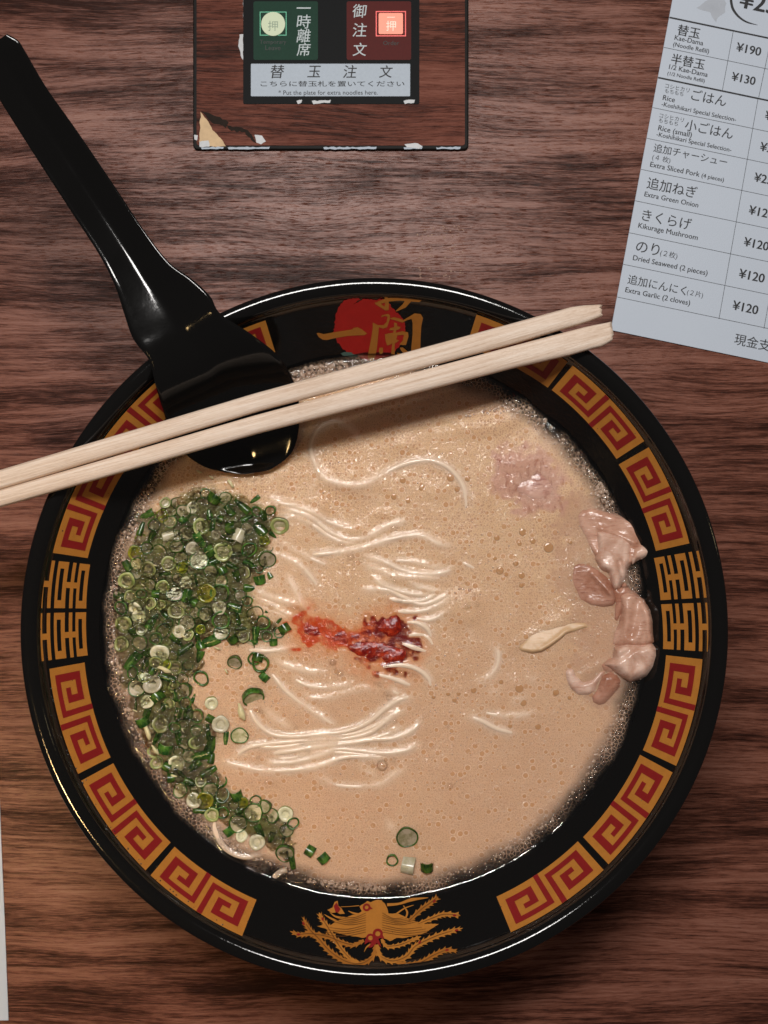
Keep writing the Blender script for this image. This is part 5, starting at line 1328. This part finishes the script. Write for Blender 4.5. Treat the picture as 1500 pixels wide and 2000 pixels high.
for x, y, d in [(1095, 142, 15), (1160, 140, 11), (1230, 137, 16), (1295, 105, 15), (1250, 85, 9), (1345, 80, 9), (1320, 60, 8), (1215, 95, 7)]:
    p_ = q1(x, y); bubble(*p_, d, 'dark clear bubble in the row along the dipped end of the spoon', 'bubbles along the spoon')
for x, y, d in [(178, 1615, 17), (335, 1630, 16), (545, 1318, 12), (80, 1635, 12), (215, 970, 14), (122, 790, 10), (70, 1180, 11)]:
    p_ = q1(x, y); bubble(*p_, d, 'dark clear bubble sitting among the scallions at the left wall', 'bubbles among the scallions')
for x, y, d in [(100, 165, 11), (573, 265, 8), (732, 520, 13), (697, 505, 9), (600, 918, 9), (210, 555, 8), (325, 775, 8), (430, 910, 7), (683, 1115, 9), (815, 565, 7)]:
    p_ = q2(x, y); bubble(*p_, d, 'tiny clear bubble in the lower scallion heap', 'tiny bubbles in the lower scallion heap')
for x, y, d in [(1003, 1657, 9), (1015, 1652, 9), (1165, 1497, 7), (1161, 1505, 5)]:
    bubble(x, y, d, 'tiny bubble on the lower right edge of the broth', 'tiny bubbles at the lower right edge')

def foam_mat():
    k = N('foam_film')
    fr = k.n('ShaderNodeLayerWeight', i_Blend=0.35)
    tr = k.n('ShaderNodeBsdfTransparent'); gl = k.n('ShaderNodeBsdfGlossy', i_Roughness=0.12)
    df = k.n('ShaderNodeBsdfDiffuse'); df.inputs[0].default_value = (0.92, 0.66, 0.48, 1)
    m0 = k.n('ShaderNodeMixShader'); k.set(m0.inputs[0], k.smooth(fr.outputs['Facing'], 0.15, 0.8, .35, .85)); k.t.links.new(tr.outputs[0], m0.inputs[1]); k.t.links.new(df.outputs[0], m0.inputs[2])
    m1 = k.n('ShaderNodeMixShader'); k.set(m1.inputs[0], k.math('MULTIPLY_ADD', fr.outputs['Fresnel'], 0.5, 0.05)); k.t.links.new(m0.outputs[0], m1.inputs[1]); k.t.links.new(gl.outputs[0], m1.inputs[2])
    return k.done(m1.outputs[0])
M_foam = foam_mat()
# the wet skin of broth and foam that covers the scallion heap
def skin():
    st = 2.2; xs = np.arange(205, 600, st); ys = np.arange(935, 1715, st); gx, gy = np.meshgrid(xs, ys); shp = gx.shape; x = gx.ravel(); y = gy.ravel()
    d = polydist(x, y, SCAL); nz = grad_noise(x, y, 20, 5)
    z = ZS + 0.00075 + 0.0011 * (grad_noise(x, y, 17, 6) - .5) + 0.0005 * (grad_noise(x, y, 7, 7) - .5) - 0.0011 * np.clip((d + 8) / 14, 0, 1)
    inside = (d < 10) & (np.hypot(x - 732, y - 1217) < 516)
    V = Pn(np.stack([x, y], 1), z); idx = np.arange(len(x)).reshape(shp); ok = inside.reshape(shp)
    q = ok[:-1, :-1] & ok[1:, :-1] & ok[:-1, 1:] & ok[1:, 1:]
    a_, b_, c_, d_ = idx[1:, :-1][q], idx[1:, 1:][q], idx[:-1, 1:][q], idx[:-1, :-1][q]
    F = np.stack([a_, b_, c_, d_], 1)
    k = N('wet_skin'); c = k.coords((1000, 1000, 0))
    v1 = k.n('ShaderNodeTexVoronoi', i_Vector=c, i_Scale=1.0, i_Randomness=1.0); v2 = k.n('ShaderNodeTexVoronoi', i_Vector=c, i_Scale=1.7, i_Randomness=1.0, feature='DISTANCE_TO_EDGE')
    wall = k.smooth(v2.outputs['Distance'], 0.12, 0.0)
    n1 = k.noise(c, 0.16, 3, .6).outputs['Fac']; n2 = k.noise(c, 0.5, 2, .5).outputs['Fac']
    hh = k.math('ADD', k.math('MULTIPLY', v1.outputs['Distance'], 0.5), k.math('MULTIPLY', n2, 1.6))
    nrm = k.bump(hh, 0.0013, 1.0)
    tr = k.n('ShaderNodeBsdfTransparent'); tr.inputs[0].default_value = (0.95, 0.97, 0.86, 1)
    df = k.n('ShaderNodeBsdfDiffuse'); k.set(df.inputs[0], k.mix(k.smooth(n1, .4, .6), (0.06, 0.075, 0.018), (0.34, 0.27, 0.17)))
    f = k.math('ADD', k.math('MULTIPLY', k.smooth(n1, 0.54, 0.72), 0.16), k.math('MULTIPLY', k.math('MULTIPLY', wall, k.smooth(n2, .4, .6)), 0.25))
    m0 = k.n('ShaderNodeMixShader'); k.set(m0.inputs[0], k.math('MULTIPLY', f, k.smooth(k.n('ShaderNodeAttribute', attribute_name='depth').outputs['Fac'], 0.0, 14.0))); k.t.links.new(tr.outputs[0], m0.inputs[1]); k.t.links.new(df.outputs[0], m0.inputs[2])
    gl = k.n('ShaderNodeBsdfGlossy', i_Roughness=0.05); k.t.links.new(nrm, gl.inputs['Normal'])
    fr = k.n('ShaderNodeFresnel', i_IOR=1.6); k.t.links.new(nrm, fr.inputs['Normal'])
    m1 = k.n('ShaderNodeMixShader'); k.set(m1.inputs[0], fr.outputs[0]); k.t.links.new(m0.outputs[0], m1.inputs[1]); k.t.links.new(gl.outputs[0], m1.inputs[2])
    o = mobj('broth_film', V, F.tolist(), k.done(m1.outputs[0]), None, True)
    at = o.data.attributes.new('depth', 'FLOAT', 'POINT'); at.data.foreach_set('value', (-d + nz * 10 - 6).astype(np.float32))
    o['kind'] = 'stuff'; o['label'] = 'thin glistening film of broth and foam over the scallion heap'
skin()
# foam too fine to count: one object of small domes along the wall and in the foam patches
def foam():
    pts = []
    c = np.array([732, 1217.0])
    def ring_zone(a0, a1, n, r0, r1, s0, s1):
        for _ in range(int(n * .45)):
            a_ = math.radians(random.uniform(a0, a1)); r = random.uniform(r0, r1) + 9
            pts.append((c[0] + r * math.cos(a_), c[1] - r * math.sin(a_), random.uniform(s0, s1)))
    ring_zone(138, 200, 260, 488, 511, 3, 8); ring_zone(200, 245, 200, 492, 511, 2.5, 7); ring_zone(20, 62, 200, 482, 510, 2.5, 8)
    ring_zone(-62, -18, 220, 492, 512, 2.5, 7); ring_zone(245, 300, 160, 500, 512, 2.5, 5); ring_zone(95, 118, 260, 480, 508, 3, 9)
    def patch_zone(cx, cy, rx, ry, n, s0, s1, ang=0):
        for _ in range(n):
            a_ = random.uniform(0, 6.28); r = math.sqrt(random.random()); u = rx * r * math.cos(a_); v = ry * r * math.sin(a_)
            pts.append((cx + u * math.cos(ang) - v * math.sin(ang), cy + u * math.sin(ang) + v * math.cos(ang), random.uniform(s0, s1)))
    patch_zone(910, 1180, 34, 36, 60, 3, 5); patch_zone(650, 1735, 110, 14, 300, 2.5, 6, .05); patch_zone(1185, 965, 26, 20, 70, 3, 7, .7); patch_zone(310, 1240, 85, 260, 260, 2, 4.5)
    patch_zone(685, 925, 55, 22, 60, 3, 6, .2); patch_zone(955, 815, 55, 16, 50, 3, 7, -.15); patch_zone(800, 1130, 380, 420, 260, 2, 4)
    dv, df = uv_dome(10, 5); dv = np.array(dv); V = []; F = []
    for x, y, d in pts:
        if math.hypot(x - 732, y - 1217) > 522: continue
        r = d / 2 * (CZ - ZS) / FPX; p = P(x, y, ZS + .00005); n0 = len(V) * len(dv)
        V.append(dv * r * [1, 1, .8] + np.array(p)); F += [tuple(i + n0 for i in f) for f in df]
    o = mobj('fine_foam', np.concatenate(V), F, M_foam, None, True); o['kind'] = 'stuff'; o['label'] = 'fine foam of tiny bubbles along the edge and on top of the broth'
foam()

# water droplets on the rim at the left
def drops():
    M_w = simple('water_drop', (0.03, 0.03, 0.03), 0.05, 1.0)
    dv, df = uv_dome(10, 4); dv = np.array(dv); px_ = []; sz = []
    for _ in range(150):
        a_ = math.radians(random.gauss(205, 17)); r = random.uniform(640, 672); px_.append((731 + r * math.cos(a_), 1234 - r * math.sin(a_))); sz.append(random.uniform(1.5, 3.6))
    for _ in range(40):
        a_ = math.radians(random.uniform(0, 360)); r = random.uniform(575, 665); px_.append((731 + r * math.cos(a_), 1234 - r * math.sin(a_))); sz.append(random.uniform(1.5, 3))
    q = surf(px_, 0.0001); V = []; F = []
    for p, d in zip(q, sz):
        n0 = len(V) * len(dv); r = d / 2 * 0.00016; V.append(dv * r * [1, 1, .8] + p); F += [tuple(i + n0 for i in f) for f in df]
    o = mobj('water_droplets', np.concatenate(V), F, M_w, None, True); o['kind'] = 'stuff'; o['label'] = 'scattered tiny droplets on the black inside of the rim'
drops()
# dried crumbs on the table above the bowl
def crumbs():
    M_c = simple('crumb', (0.36, 0.22, 0.16), 0.4, 0.5, 0.8, 0.5)
    dv, df = uv_dome(6, 2); dv = np.array(dv); V = []; F = []
    for _ in range(90):
        x = random.choice([822, 842, 868, 880, 898]) + random.gauss(0, 3.5); y = random.uniform(440, 545); d = random.uniform(1.5, 4)
        n0 = len(V) * len(dv); V.append(dv * (d / 2 * .000185) * [1.2, 1, .5] + np.array(P(x, y, 0.0))); F += [tuple(i + n0 for i in f) for f in df]
    o = mobj('crumbs', np.concatenate(V), F, M_c, None, True); o['kind'] = 'stuff'; o['label'] = 'dried soup splashes and crumbs on the wood above the bowl'
crumbs()
print('objects', len(bpy.data.objects), 'tris', sum(len(o.data.polygons) for o in bpy.data.objects if o.type == 'MESH'))
